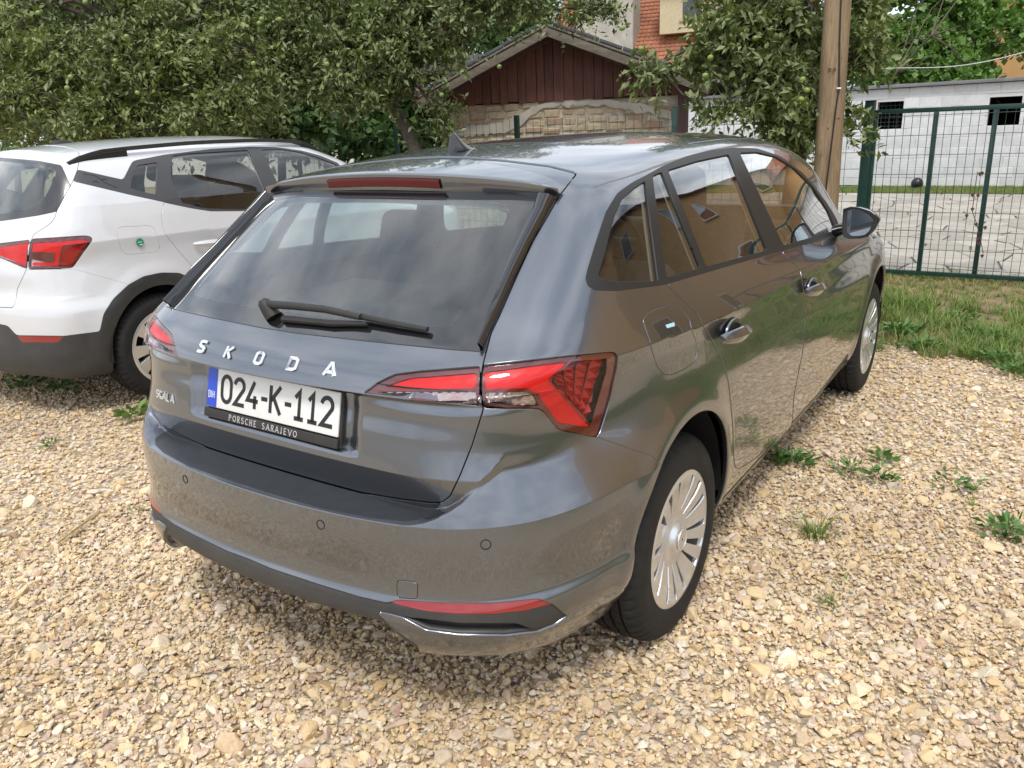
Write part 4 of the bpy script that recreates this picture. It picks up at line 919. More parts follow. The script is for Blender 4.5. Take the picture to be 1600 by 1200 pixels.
    first = True
    for x, y, sx in ((.865, .857, 1), (.867, 3.506, 1), (-.865, .857, -1), (-.867, 3.506, -1)):
        wh = bpy.data.objects.new('wheel', None); COL.objects.link(wh); wh.parent = root; wh.location = (x, y, .3155); wh.scale = (sx, 1, 1); wh.rotation_euler = (R(23) if y < 2 else R(50), 0, 0)
        for src in (ty, cov, slt, rim, hubr):
            if first: src.parent = wh
            else: share(src, src.name.split('.')[0], wh)
        first = False
    for ay, b in ((.857, .390), (3.506, .385)):
        th = np.linspace(.0, math.pi, 30); secs = []
        for xx, g in ((.855, 1.012), (.84, 1.025), (.80, 1.03), (.56, 1.03), (.55, .2)): secs.append([(xx, ay+.343*g*math.cos(t), .325+b*g*math.sin(t)) for t in th])
        V, F = loft(secs); o = solid('arch_liner', V, F, M['void'], root); share(o, 'arch_liner', root, scale=(-1, 1, 1))
    fl = MB().box((-.60, .42, .25), (.60, 3.9, .27)).build('floor_pan', M['void'], root)
    # --- cabin
    lp = lambda n, *a, **k: cushion(n, *a, **k)
    MB().box((-.66, .42, .93), (.66, 1.12, .955)).build('parcel_shelf', M['cabin_dk'], root)
    MB().box((-.74, 1.1, .5), (.74, 3.3, .53)).build('cabin_floor', M['cabin_dk'], root)
    cushion('rear_bench', (1.26, .14, .62), (0, 1.22, .76), (R(-16), 0, 0), M['cabin'], root, .05); cushion('rear_cushion', (1.26, .5, .16), (0, 1.55, .58), (R(4), 0, 0), M['cabin'], root, .05)
    for x in (-.37, .0, .37): cushion('headrest', (.26 if x else .22, .09, .17 if x else .11), (x, 1.13, 1.145 if x else 1.09), (R(-12), 0, 0), M['cabin'], root, .04, .15)
    for x in (-.37, .37):
        cushion('front_seat', (.50, .13, .66), (x, 2.08, .83), (R(-20), 0, 0), M['cabin'], root, .05, .22); cushion('seat_cushion', (.50, .52, .16), (x, 2.40, .58), (R(6), 0, 0), M['cabin'], root, .05); cushion('headrest', (.27, .10, .20), (x, 1.93, 1.235), (R(-14), 0, 0), M['cabin'], root, .045, .2)
    cushion('dashboard', (1.36, .42, .26), (0, 3.08, .86), (R(-6), 0, 0), M['cabin_dk'], root, .06)
    V, F = [], []
    a = np.linspace(0, 2*math.pi, 33); st = MB().tube([(-.37+.185*math.cos(t), 2.76-.07*math.sin(t), .90+.17*math.sin(t)) for t in a], .015, 8, cap=False); st.tube([(-.55, 2.76, .9), (-.19, 2.76, .9)], .02, 8).tube([(-.37, 2.76, .9), (-.37, 2.95, .84)], .03, 8); st.build('steering_wheel', M['cabin_dk'], root, smooth=True)
# ---------------------------------------------------------------- white compact SUV parked alongside
SUV_OFF = np.array([-3.635, .80, 0.])
class Suv:
    zc = staticmethod(pch((0, 1.0), (.5, .995), (1, .985), (2, .96), (3, .93)))
    zb = staticmethod(pch((0, 1.20), (.5, 1.19), (1.5, 1.175), (2.5, 1.12), (3.1, 1.06)))
    Plow = staticmethod(pch((.05, .74), (.2, .81), (.30, .855), (.45, .873), (.60, .880), (.75, .882), (.88, .878), (.95, .884)))
    Pup = staticmethod(pch((.95, .884), (.975, .876), (1.03, .858), (1.09, .832), (1.16, .802), (1.25, .757), (1.33, .712), (1.40, .664), (1.5, .59)))
    Wm = staticmethod(pch((-.1, -.24), (.15, -.14), (.3, -.09), (.45, -.05), (.65, -.022), (.9, -.005), (1.2, 0), (2.2, 0), (3.3, -.012), (3.8, -.06), (4.2, -.18)))
    Wl = staticmethod(pch((-.2, -.20), (0, -.14), (.2, -.065), (.4, -.022), (.55, -.006), (.8, 0), (2.2, 0), (3.3, -.012), (3.8, -.06), (4.2, -.18)))
    Wg = staticmethod(pch((0, -.12), (.3, -.075), (.5, -.045), (.8, -.018), (1.2, 0), (1.8, -.004), (2.5, -.05), (3.2, -.13)))
    roof = staticmethod(pch((-.1, 1.41), (.2, 1.465), (.5, 1.508), (.9, 1.538), (1.4, 1.552), (1.8, 1.548), (2.2, 1.518), (2.5, 1.44), (2.7, 1.36), (3.2, 1.10), (3.35, 1.06), (3.8, .99), (4.05, .88), (4.2, .72)))
    Yr = staticmethod(pch((.2, .06), (.3, .015), (.4, -.005), (.5, .0), (.60, .002), (.66, .010), (.70, .03), (.72, .055), (.76, .065), (.84, .072), (.92, .088), (1.0, .100), (1.06, .130), (1.10, .165), (1.2, .225), (1.3, .29), (1.4, .36), (1.5, .44)))
    @classmethod
    def F(c, p):
        x, y, z = np.abs(p[:, 0]), p[:, 1], p[:, 2]; zc, zb = c.zc(y), c.zb(y)
        q = np.where(z < .3, z, np.where(z < zc, .3+(z-.3)*(.65/(zc-.3)), np.where(z < zb, .95+(z-zc)*(.14/(zb-zc)), 1.09+(z-zb)*(.31/(1.455-zb)))))
        X = np.where(q < .95, c.Plow(q), c.Pup(q)); g = sst(q, .9, 1.25); wm = sst(z, .55, .92); X = X + (c.Wl(y)*(1-wm)+c.Wm(y)*wm)*(1-g)+c.Wg(y)*g
        for ay in (.745, 3.311):
            r = np.sqrt(((y-ay)/.37)**2+((z-.33)/.41)**2); X = X+.014*np.exp(-((r-1.05)/.16)**2)*sst(z, .15, .35)*(1-sst(z, .8, .95))
        wB = 1-sst(y, .30, .55); X = X-wB*.022*(sst(z, .62, .70)-sst(z, .86, .98))
        b = c.Yr(z)+.13*x**2+.18*x**4-y
        f = smax(x-X, b, .20)
        f = smax(f, y-(4.12-.12*x**2-.5*x**4-.3*(z-.6)**2), .25)
        f = smax(f, z-(c.roof(y)-.16*x**2-.13*x**4), .10)
        return smax(f, .225+.03*(1-sst(y, 0, .4))-z, .05)
def build_suv(root):
    core = (.5, .72, 3.0, .34, 1.0); zf = np.concatenate([np.linspace(.34, .66, 34, endpoint=False), np.linspace(.66, .76, 16, endpoint=False), np.linspace(.76, 1.0, 26, endpoint=False)])
    C, Rw = cols_rows(*core, nr=44, nc=84, ns=130, rows_flat=zf, nlow=12, nup=76); S = sample_skin(Suv.F, core, C, Rw)
    LIDP = [(123, 236), (124, 248), (121, 265), (114, 283), (88, 330), (86, 339), (80.5, 347.5), (70, 355), (51, 367), (50, 374), (43, 383), (42, 419.5), (27, 451), (24.5, 470), (20, 481), (0, 480), (-300, 480), (-700, 480), (-700, 200), (-300, 225), (0, 222), (100, 229)]
    LO = [(50, 373), (93, 370.5), (130.7, 368), (141, 369), (145.4, 373.5), (140, 383), (114, 418.5), (93, 420), (44, 421), (43.5, 402), (46.5, 380)]; LI = [(-70, 395), (0, 380), (47, 374.5), (42.5, 383), (41, 419.5), (35, 418), (0, 403)]
    DL = [(121, 265), (192.5, 281), (199.5, 267), (206.5, 253), (212, 250.4), (259, 241.6), (330, 233), (390, 229.4), (430, 230), (470, 235), (500, 243), (529, 255), (545, 285), (450, 323), (378, 329.5), (330, 330), (300, 325.5), (262, 317.5), (255.5, 315.5), (206.5, 305), (114, 283)]
    PN = [('quarter_window', [(203, 293), (208, 269), (215, 258), (247, 253), (244, 304.6), (210, 297)]), ('rear_window', [(268, 243), (300, 239), (388, 234), (428, 326), (370, 327.5), (320, 326), (284, 317), (266, 278)]), ('front_window', [(408, 233.4), (440, 233), (470, 237.5), (500, 247), (526, 257), (538, 284), (450, 320), (440, 300)])]
    FU = [(182, 359), (188, 354.5), (233, 352.4), (240, 355.4), (245, 367), (250, 386), (248.5, 391), (245, 393.5), (201, 398), (194, 396.5), (189, 389.5)]
    RD = [(255.5, 316), (252, 339), (254.6, 354.5), (259, 367), (280, 393), (294, 409), (312, 430), (330, 500), (335, 560), (470, 540), (460, 450), (450, 380), (440, 318), (378, 320)]
    BU = [(-700, 422), (44, 421.5), (117, 420.5), (203, 445), (240, 470), (240, 700), (-700, 700)]
    CL = [(156, 518), (162, 490.6), (177, 467), (200.6, 445), (224, 432), (252, 426), (280, 426.5), (310, 440), (330, 470), (330, 700), (-700, 700), (-700, 500), (-60, 500), (0, 506.5), (12, 509), (26, 524), (100, 525)]
    RF = [(26, 524.5), (100, 525.5), (91, 535), (35, 535)]; WL = [(-700, 350), (-60, 349), (0, 346), (60, 337), (88, 331), (115, 300), (96, 258), (60, 251), (0, 246), (-60, 247), (-700, 250)]; CLR = [(-700, 332), (-60, 336), (0, 335), (40, 329), (63, 318), (75, 300), (88, 272), (86, 262), (60, 257), (0, 252), (-700, 255)]
    off = SUV_OFF
    def fields(S, cen=False, only=None):
        V = S.cen() if cen else S.V; N = S.N[S.T].mean(1) if cen else S.N; W = V+off; side = (N[:, 0] > .2) & (V[:, 1] < 3.1) & (V[:, 0] > .45); back = V[:, 1] < .75; L = {}
        L['arch'] = lambda: np.minimum(*[np.where(V[:, 0] > .55, (np.sqrt(((V[:, 1]-ay)/.345)**2+((V[:, 2]-.325)/.375)**2)-1)*.36, 1.) for ay in (.745, 3.311)])
        L['lid'] = lambda: pxf(W, LIDP, back & (V[:, 2] > .6), 1); L['lo'] = lambda: pxf(W, LO, back & (V[:, 0] > .4), 1); L['li'] = lambda: pxf(W, LI, back & (V[:, 0] > .3), 1)
        L['dlo'] = lambda: pxf(W, DL, side, 1)
        for k, (n, p) in enumerate(PN): L['p%d' % k] = lambda p=p: pxf(W, p, side, 1)
        L['fuel'] = lambda: pxf(W, FU, side, 1); L['rd'] = lambda: pxf(W, RD, side, 1); L['bu'] = lambda: pxf(W, BU, (V[:, 1] < .75) & (V[:, 2] < .95), 0, 300)
        L['cl'] = lambda: np.minimum(pxf(W, CL, (V[:, 1] < .95) & (V[:, 2] < .85), 1), np.minimum(V[:, 2]-.34, np.where(V[:, 1] > .5, np.minimum(*[(np.sqrt(((V[:, 1]-ay)/.345)**2+((V[:, 2]-.325)/.375)**2)-1.15)*.36 for ay in (.745, 3.311)]), 1.)))
        L['rf'] = lambda: pxf(W, RF, V[:, 1] < .6, 0); L['wl'] = lambda: pxf(W, WL, back & (V[:, 2] > .95), 1); L['clr'] = lambda: pxf(W, CLR, back & (V[:, 2] > .95), 1)
        L['sh'] = lambda: np.maximum.reduce([2.55-.12*V[:, 0]**2-V[:, 1], V[:, 1]-(3.25-.2*V[:, 0]**2), V[:, 0]-(.60+.2*(V[:, 1]-2.6)), 1.1-V[:, 2]])
        return L[only]() if only else {k: f() for k, f in L.items()}
    for key, g in (('arch', 0), ('lid', .003), ('lo', .002), ('li', .002), ('dlo', 0), ('p0', 0), ('p1', 0), ('p2', 0), ('fuel', .0018), ('rd', .0024), ('bu', .0015), ('cl', 0), ('rf', 0), ('wl', 0), ('clr', 0), ('sh', 0)):
        for e in ((-g, g) if g else (0,)): S.cut(fields(S, only=key)-e)
    d = fields(S, True); n = len(S.T); lab = np.array(['body']*n, dtype=object); done = np.zeros(n, bool); c = S.cen()
    def put(m, name): m = m & ~done; lab[m] = name; done[m] = True
    put(d['arch'] < 0, ''); put(np.abs(d['lid']) < .003, ''); li = d['lid'] < 0
    put(li & (d['li'] < -.002), 'li'); put(li & (np.abs(d['li']) < .002), ''); put(li & (d['wl'] < 0) & (d['clr'] < 0), 'rglass'); put(li & (d['wl'] < 0), 'rfrit'); put(li, 'lid')
    put(d['lo'] < -.002, 'lo'); put(np.abs(d['lo']) < .002, '')
    for k in range(3): put((d['p%d' % k] < 0) & (d['dlo'] < 0), 'p%d' % k)
    put(d['dlo'] < 0, 'dlo'); put(d['fuel'] < -.0018, 'fuel'); put(np.abs(d['fuel']) < .0018, '')
    put(d['rf'] < 0, 'rf'); put(d['cl'] < 0, 'cl'); put(d['rd'] < -.0024, 'rd'); put(np.abs(d['rd']) < .0024, '')
    put(np.abs(d['bu']) < .0015, ''); put(d['bu'] < 0, 'bu'); put(d['sh'] < 0, 'sh')
    seam = lambda p: np.abs(p[:, 0]) < 1e-4; W = M['white_paint']
    def P(k, name, mat, parent=root, dp=.014, both=False, off=0., mirror=True):
        s = S.sub(lab == k)
        if not len(s.T): print('empty', k); return None
        if off: s = s.offset(off)
        if both: s = s.both()
        if dp: s = s.lip(dp, .0014, seam)
        return s.obj(name, mat, parent, mirror_too=mirror and not both)
    body = P('body', 'body', W, both=True); lid = P('lid', 'tailgate', W, both=True); P('bu', 'bumper', W, both=True); rdo = P('rd', 'rear_door', W)
    fl = P('fuel', 'fuel_flap', W, mirror=False, dp=.01); S.sub(lab == 'fuel').mirror().obj('body_patch', W, body)
    Sw = Skin(S.V+off, S.N, S.T); ce = surf_px((218, 378.7), Sw)-off
    V, F = lathe_x([(.0, .0), (.0, .024)], 24); mk('sticker', V*[1, 1, 1]+ce+[.0045, 0, 0], F[:, ::-1], M['sticker_green'], fl)
    MB().box((.0, -.014, -.004), (.0008, .012, .0)).build('sticker_print', M['white_ink'], fl).location = ce+[.0055, 0, .004]
    MB().box((.0, -.006, -.004), (.0008, .016, .002)).build('sticker_print', M['white_ink'], fl).location = ce+[.0055, 0, -.012]
    P('cl', 'wheel_arch_cladding', M['plastic'], dp=.016, off=.002, both=True); P('rf', 'rear_reflector', M['red_dk'], dp=.01); P('dlo', 'window_surround', plain('satin_charcoal_trim', (.055, .054, .058), .45), dp=.012, off=.0012)
    for k, (nm, _) in enumerate(PN): P('p%d' % k, nm, M['glass_side'], dp=0, off=-.004)
    P('sh', 'windscreen', M['glass_side'], dp=0, both=True); rg = P('rglass', 'rear_window_glass', M['glass_rear'], lid, dp=0, both=True); P('rfrit', 'window_border', plain('satin_glass_border', (.03, .03, .032), .25, coat=.6), rg, dp=.004, both=True)
    shell = m_glass('suv_lamp_shell', (1.0, .90, .90), .42, .0)
    BO = [(50, 380), (93, 377), (124, 374), (138, 375), (136, 379), (97, 384), (90, 416), (50, 415), (49, 410), (84, 411), (86, 396), (48, 393)]; PO = [(98, 387), (136, 381), (113, 414), (93, 416)]; CO = [(45.5, 405), (84, 412), (80, 415.5), (45, 416)]
    BI = [(-60, 394), (0, 386), (44, 379), (40, 395), (38, 416), (0, 400)]; CI = [(-40, 398), (0, 395), (36, 400), (36, 415), (0, 403)]
    for key, nm, regs in (('lo', 'tail_lamp', (('red_band', BO, 'red_in', .008), ('red_prism', PO, 'red_dk_in', .014), ('clear_reflector', CO, 'clear', .014))), ('li', 'tailgate_lamp', (('red_band', BI, 'red_in', .008), ('clear_reflector', CI, 'clear', .012)))):
        Lm = S.sub(lab == key); sh = Lm.lip(.02, .001).obj(nm, shell, root); sh2 = share(sh, nm, root, scale=(-1, 1, 1)); Q = Skin(Lm.V.copy(), Lm.N.copy(), Lm.T.copy())
        for _, poly, _, _ in regs: Q.cut(pxf(Q.V+off, poly, None, 0))
        cc = Q.cen()+off; left = np.ones(len(Q.T), bool)
        for rn, poly, mt, dp in regs:
            m = (pxf(cc, poly, None, 0) < 0) & left; left &= ~m; s = Q.sub(m)
            if len(s.T): s.V = s.V-s.N*dp; o = s.obj(rn, M[mt], sh); share(o, rn, sh2)
        s = Q.sub(left); s.V = s.V-s.N*.006; o = s.obj('lamp_housing', M['red_black'], sh); share(o, 'lamp_housing', sh2)
    # roof rails
    def rail(sx):
        pts = []
        for t in np.linspace(0, 1, 30):
            y = .50+2.02*t; h = .042*min(1, t/.10)**.6*min(1, (1-t)/.13)**.7; x = .600+.035*math.sin(math.pi*min(1, t*1.1))-.05*max(0, t-.75)/.25; z = float(Suv.roof(y))-.16*x*x-.13*x**4-.012*(1-math.sin(math.pi*min(1, t*1.0))); pts.append((sx*x, y, z+h-.004))
        mb = MB(); n = len(pts); secs = [[(p[0]-.014, p[1], p[2]-.012), (p[0]-.011, p[1], p[2]+.010), (p[0]+.009, p[1], p[2]+.010), (p[0]+.016, p[1], p[2]-.014)] for p in pts]; V, F = loft(secs, closed=True)
        mb.add(V, F)
        for a, b in ((0, 5), (25, 29)):
            for i in range(a, b): x, y, z = pts[i]; x2, y2, z2 = pts[i+1]; zl = float(Suv.roof(y))-.16*x*x-.13*x**4-.03; zl2 = float(Suv.roof(y2))-.16*x2*x2-.13*x2**4-.03; mb.add([(x-.012, y, zl), (x+.014, y, zl-.006), (x+.014, y, z), (x-.012, y, z), (x2-.012, y2, zl2), (x2+.014, y2, zl2-.006), (x2+.014, y2, z2), (x2-.012, y2, z2)], [(0, 1, 2, 3), (4, 5, 6, 7), (0, 1, 5, 4), (1, 2, 6, 5), (2, 3, 7, 6), (3, 0, 4, 7)])
        mb.build('roof_rail', M['trim'], root, smooth=True)
    rail(1); rail(-1)
    z = float(Suv.roof(.80)); base = MB(); V, F = loft([[(.030*k*math.cos(a), .80+.075*k*math.sin(a), z-.006+h) for a in np.linspace(0, 2*math.pi, 16, endpoint=False)] for k, h in ((1, 0), (.95, .012), (.6, .024), (.3, .028))], closed=True)
    a = solid('roof_antenna', V, F, M['plastic_dk'], root); MB().tube([(0, .79, z+.018), (0, .60, z+.175)], [.006, .0035], 8).build('antenna_rod', M['plastic_dk'], a, smooth=True)
    pil = plain('black_print', (.006, .006, .006), .6)
    for pts in (((129.5, 272), (149, 275), (157, 280), (164.5, 286), (183, 293.6)), ((145, 284.5), (149.5, 282.8), (154, 285.4)), ((159, 281), (163, 279.6), (167, 281.5))):
        MB().tube([surf_px(p, Sw)-off for p in pts], .0022, 5).build('pillar_emblem', pil, root)
    # door handle
    secs = []
    for t in np.linspace(0, 1, 13):
        y = 1.02+.21*t; out = .034*math.sin(math.pi*min(1, max(0, t*.94+.03)))**.5+.006; w = .009+.012*math.sin(math.pi*t)**.6; secs.append([(.880+out-.012*abs(math.sin(q)), y, .905-.008*t+w*math.sin(q)) for q in np.linspace(0, 2*math.pi, 10, endpoint=False)])
    V, F = loft(secs, closed=True); solid('door_handle', V, F, W, rdo, ang=50)
    # wheels
    V, F = tyre_mesh(.322, .205, .226); ty = mk('tyre', V, F, M['tyre']); ty.data.set_sharp_from_angle(angle=R(28))
    rings = np.concatenate([[.004], np.linspace(.012, .214, 60), [.219, .223, .227, .229]]); prof = pch((0, -.02), (.03, -.02), (.04, -.024), (.12, -.020), (.20, -.006), (.215, -.001), (.229, -.004)); D = polar_disc(rings, 220, prof(rings))
    def gap(V):
        r = np.hypot(V[:, 1], V[:, 2]); a = np.arctan2(V[:, 2], V[:, 1]); f = np.full(len(V), 1.)
        for g in range(5):
            for da, w0, w1, r0, r1 in ((0, .010, .034, .075, .205), (36, .006, .020, .085, .203)):
                dd = np.abs((a-R(72*g+da)+math.pi) % (2*math.pi)-math.pi)*r; w = w0+(w1-w0)*np.clip((r-r0)/(r1-r0), 0, 1); f = np.minimum(f, np.maximum(dd-w, np.maximum(r0-r, r-r1)))
        return f
    D.cut(gap(D.V)); rimo = D.sub(gap(D.cen()) > 0).lip(.03, .002, lambda p: (np.hypot(p[:, 1], p[:, 2]) < .01) | (np.hypot(p[:, 1], p[:, 2]) > .228)).obj('alloy_rim', M['silver'])
    V, F = lathe_x([(-.07, .0), (-.07, .12), (-.075, .125), (-.075, .20), (-.19, .20), (-.19, 0)], 40); back = mk('rim_barrel', V, F, M['void']); V, F = lathe_x([(-.055, .04), (-.055, .13), (-.065, .132)], 40); disc = mk('brake_disc', V, F, M['disc'])
    first = True
    for x, y, sx in ((.868, .745, 1), (.868, 3.311, 1), (-.868, .745, -1), (-.868, 3.311, -1)):
        wh = bpy.data.objects.new('wheel', None); COL.objects.link(wh); wh.parent = root; wh.location = (x, y, .3215); wh.scale = (sx, 1, 1); wh.rotation_euler = (R(14), 0, 0)
        for src in (ty, rimo, back, disc):
            if first: src.parent = wh
            else: share(src, src.name.split('.')[0], wh)
        first = False
    for ay in (.745, 3.311):
        th = np.linspace(-.05, math.pi+.05, 26); V, F = loft([[(xx, ay+.345*g*math.cos(t), .325+.375*g*math.sin(t)) for t in th] for xx, g in ((.87, 1.01), (.84, 1.03), (.56, 1.03), (.55, .2))]); o = solid('arch_liner', V, F, M['void'], root); share(o, 'arch_liner', root, scale=(-1, 1, 1))
    MB().box((-.78, .25, .26), (.78, 3.9, .29)).build('floor_pan', M['void'], root)
    keep = ~np.isin(lab, ['rglass', 'p0', 'p1', 'p2', 'sh']) & ~(d['arch'] < .02); lo = keep & (c[:, 2] < 1.1)
    S.sub(lo & (c[:, 2] > .32)).both().offset(-.03).obj('inner_shell', M['void'], root); S.sub(keep & ~lo).both().offset(-.024).obj('cabin_lining', M['cabin_light'], root)
    MB().box((-.64, .25, 1.02), (.64, .9, 1.04)).build('parcel_shelf', M['cabin_dk'], root); cushion('rear_bench', (1.24, .14, .62), (0, 1.02, .86), (R(-14), 0, 0), M['cabin'], root, .05)
    for x in (-.36, .36):
        cushion('headrest', (.25, .09, .16), (x, .95, 1.25), (R(-12), 0, 0), M['cabin'], root, .04, .15); cushion('front_seat', (.5, .13, .66), (x, 1.82, .95), (R(-18), 0, 0), M['cabin'], root, .05, .2); cushion('headrest', (.26, .10, .19), (x, 1.68, 1.33), (R(-14), 0, 0), M['cabin'], root, .045, .2)
    cushion('dashboard', (1.34, .4, .26), (0, 2.75, .98), (0, 0, 0), M['cabin_dk'], root, .06)
    MB().tube([(-.36+.18*math.cos(t), 2.45-.07*math.sin(t), 1.02+.17*math.sin(t)) for t in np.linspace(0, 2*math.pi, 31)], .015, 8, cap=False).build('steering_wheel', M['cabin_dk'], root, smooth=True)
    return S
# ---------------------------------------------------------------- fence, pole, wall, shed, houses
def rough_box(name, lo, hi, mat, parent, seed=0, jit=.004, bevel=.006):
    r = np.random.default_rng(seed); mb = MB().box(lo, hi); mb.v = [tuple(np.array(v)+r.uniform(-jit, jit, 3)) for v in mb.v]; return mb.build(name, mat, parent, bevel=bevel, seg=1)
M['fence_green'] = plain('green_powder_coat', (.010, .045, .035), .4, coat=.2, var=.2, scale=8)
def build_fence():
    YF = 7.17
    g = empty('fence_gate', (.13, YF, 0), label='dark green steel mesh gate right of the thick green post', cat='gate')
    post = empty('fence_post', (.045, YF, 0), label='thick dark green square gate post behind the car mirror', cat='post', group='green fence posts')
    solid('post_shaft', *(lambda m: (m.v, m.f))(MB().box((-.042, -.042, -.05), (.042, .042, 1.60))), M['fence_green'], post, bevel=.004); solid('post_cap', *(lambda m: (m.v, m.f))(MB().box((-.044, -.044, 1.6005), (.044, .044, 1.612))), M['fence_green'], post, bevel=.003)
    solid('hinge', *(lambda m: (m.v, m.f))(MB().box((.0425, -.02, .62), (.075, .02, .66))), M['fence_green'], post, bevel=.003)
    for z in (.045, 1.505): solid('gate_rail', *(lambda m: (m.v, m.f))(MB().box((-.045, -.02, z-.02), (3.3, .02, z+.02))), M['fence_green'], g, bevel=.003)
    for x in (-.03, .47, .93, 1.40, 1.86, 2.33, 2.8, 3.28): solid('gate_upright', *(lambda m: (m.v, m.f))(MB().box((x-.02, -.0195, .0655), (x+.02, .0195, 1.4845))), M['fence_green'], g, bevel=.003)
    wv = MB().tube([(0, -.026, .05), (0, -.026, 1.5)], .0026, 6).build('wire', M['fence_green'], g); wv.location = (.0, 0, 0); first = True
    for k in range(49):
        x = .02+.066*k
        if first: wv.location = (x, 0, 0); first = False
        else: share(wv, 'wire', g, (x, 0, 0))
    wh = MB().tube([(-.03, -.031, 0), (3.28, -.031, 0)], .0028, 6).build('wire', M['fence_green'], g); first = True
    for z in np.arange(.10, 1.48, .17):
        if first: wh.location = (0, 0, z); first = False
        else: share(wh, 'wire', g, (0, 0, z))
    # the plain fence that runs on to the left
    xs = [-1.883, -3.897, -5.83, -7.78]; nm = ['dark green thin fence post by the brown shed post, above the car roof', 'dark green thin fence post in front of the brick shed wall', 'dark green thin fence post beside the leaning apple trunk', 'dark green thin fence post at the far left under the maple leaves']
    for x, l in zip(xs, nm):
        p = empty('fence_post', (x, YF, 0), label=l, cat='post', group='green fence posts'); solid('post_shaft', *(lambda m: (m.v, m.f))(MB().box((-.03, -.02, -.05), (.03, .02, 1.64))), M['fence_green'], p, bevel=.003); solid('post_cap', *(lambda m: (m.v, m.f))(MB().box((-.031, -.021, 1.6405), (.031, .021, 1.652))), M['fence_green'], p, bevel=.002)
    ends = [0.0]+xs; labs = ['welded wire fence panel between the gate post and the brown shed post', 'welded wire fence panel in front of the brick shed wall', 'welded wire fence panel left of the brick shed', 'welded wire fence panel at the far left behind the apple trees']
    for a, b, l in zip(ends[:-1], ends[1:], labs):
        pn = empty('wire_fence', (b, YF-.03, 0), label=l, cat='fence', group='green wire fence panels'); w = a-b
        wv = MB().tube([(0, 0, .06), (0, 0, 1.60)], .0024, 5).build('wire', M['fence_green'], pn); n = int(w/.10)
        for k in range(n):
            if k == 0: wv.location = (.05, 0, 0)
            else: share(wv, 'wire', pn, (.05+.10*k, 0, 0))
        wh = MB().tube([(0, -.005, 0), (w, -.005, 0)], .0026, 5).build('wire', M['fence_green'], pn)
        for i, z in enumerate(np.arange(.1, 1.6, .15)):
            if i == 0: wh.location = (0, 0, z)
            else: share(wh, 'wire', pn, (0, 0, z))
build_fence()
def m_wood(name, a, b, scale=(14, 14, 1.2), rough=.8, crack=.6, bump=.4):
    t = NT(name); v = t.coord('Object', scale); n1 = t.noise(v, 2.2, 7, .62, 1.2); n2 = t.noise(v, 9, 5, .6, .4); oi = t.node('ShaderNodeObjectInfo')
    c = t.ramp(n1, [(.3, a), (.7, b)]); c = t.mix(t.ramp(n2, [(.30, crack), (.42, 0.0)]), c, tuple(x*.35 for x in a)); c = t.mix(1.0, c, t.ramp(oi.outputs['Random'], [(0, .75), (1, 1.1)]), 'MULTIPLY')
    t.base(c); t.set(Roughness=rough); t.bump(n2, bump, .006); return t.m
M['pole_wood'] = m_wood('weathered_pole_wood', (.23, .148, .080), (.42, .30, .175)); M['red_board'] = m_wood('red_brown_boards', (.080, .026, .019), (.155, .054, .038), (9, 9, .9), .65, .5, .3); M['old_board'] = m_wood('weathered_board', (.11, .092, .068), (.23, .195, .15), (2, 2, 9), .85); M['purple_wood'] = m_wood('purple_brown_stain', (.060, .026, .024), (.10, .045, .04), (9, 9, .9), .6, .3, .2)
def build_pole():
    b = at(1290, 330, 6.4); b = np.array([b[0], b[1], 0]); lean = np.array([-.018, .03, 1.0]); p = empty('utility_pole', b.tolist(), label='round weathered wooden utility pole standing right of the car roof', cat='pole')
    n = 26; secs = []; r = np.random.default_rng(8); wob = r.normal(0, .004, n)
    for z in np.linspace(-.05, 7.5, 46):
        rad = .106-.0035*z; secs.append([tuple(lean*z+np.array([(rad+wob[k]*.6-(.010 if k == 20 else 0))*math.cos(2*math.pi*k/n), (rad+wob[k]*.6-(.010 if k == 20 else 0))*math.sin(2*math.pi*k/n), 0])) for k in range(n)])
    V, F = loft(secs, closed=True); sh = solid('pole_shaft', V, F, M['pole_wood'], p, ang=60)
    def spot(px, py, out=.0):
        # point on the pole front seen at a pixel
        d = AX_F+(px-800)/CAM_F*AX_R-(py-600)/CAM_F*AX_U; o = CAM_LOC-b; best = None
        for t in np.arange(5.8, 6.9, .002):
            q = o+d*t; c = lean*q[2]; rr = math.hypot(q[0]-c[0], q[1]-c[1])
            if rr < .106-.0035*q[2]+out: return q
        return o+d*6.3
    MB().tube([spot(1315, -30, .008), spot(1312, 60, .008), spot(1311, 138, .010), spot(1306, 170, .010), spot(1298, 235, .010), spot(1290, 300, .012), spot(1288, 330, .012)], .006, 8).build('cable', plain('black_cable', (.012, .012, .013), .6), p, smooth=True)
    solid('cable_clip', *(lambda m: (m.v, m.f))(MB().box(tuple(spot(1311, 138, .01)-[.016, .01, .006]), tuple(spot(1311, 138, .01)+[.016, .004, .006]))), plain('white_clip', (.8, .8, .78), .5), p, bevel=.002)
    iron = plain('rusty_iron', (.12, .06, .035), .7, var=.4)
    for px in (1296, 1303.5): c = spot(px, 109, .004); MB().tube([c+np.array([.011*math.cos(t)*.83+.0, .011*math.cos(t)*.55, .011*math.sin(t)]) for t in np.linspace(0, 2*math.pi, 15)], .0028, 6, cap=False).build('eye_bolt', iron, p, smooth=True)
    MB().tube([spot(1275, 322, .0), spot(1287, 320, .012)], .006, 8).build('orange_peg', plain('orange_plastic', (.75, .13, .02), .5), p)
    for px, py, w in ((1310, 185, .008), (1294, 200, .005), (1303, 345, .007)):
        c = spot(px, py, .002); MB().tube([c-AX_F*.0+AX_F*.004, c-AX_F*.003], [w, w*.7], 9).build('knot', plain('dark_knot', (.05, .03, .018), .9), p)
build_pole()
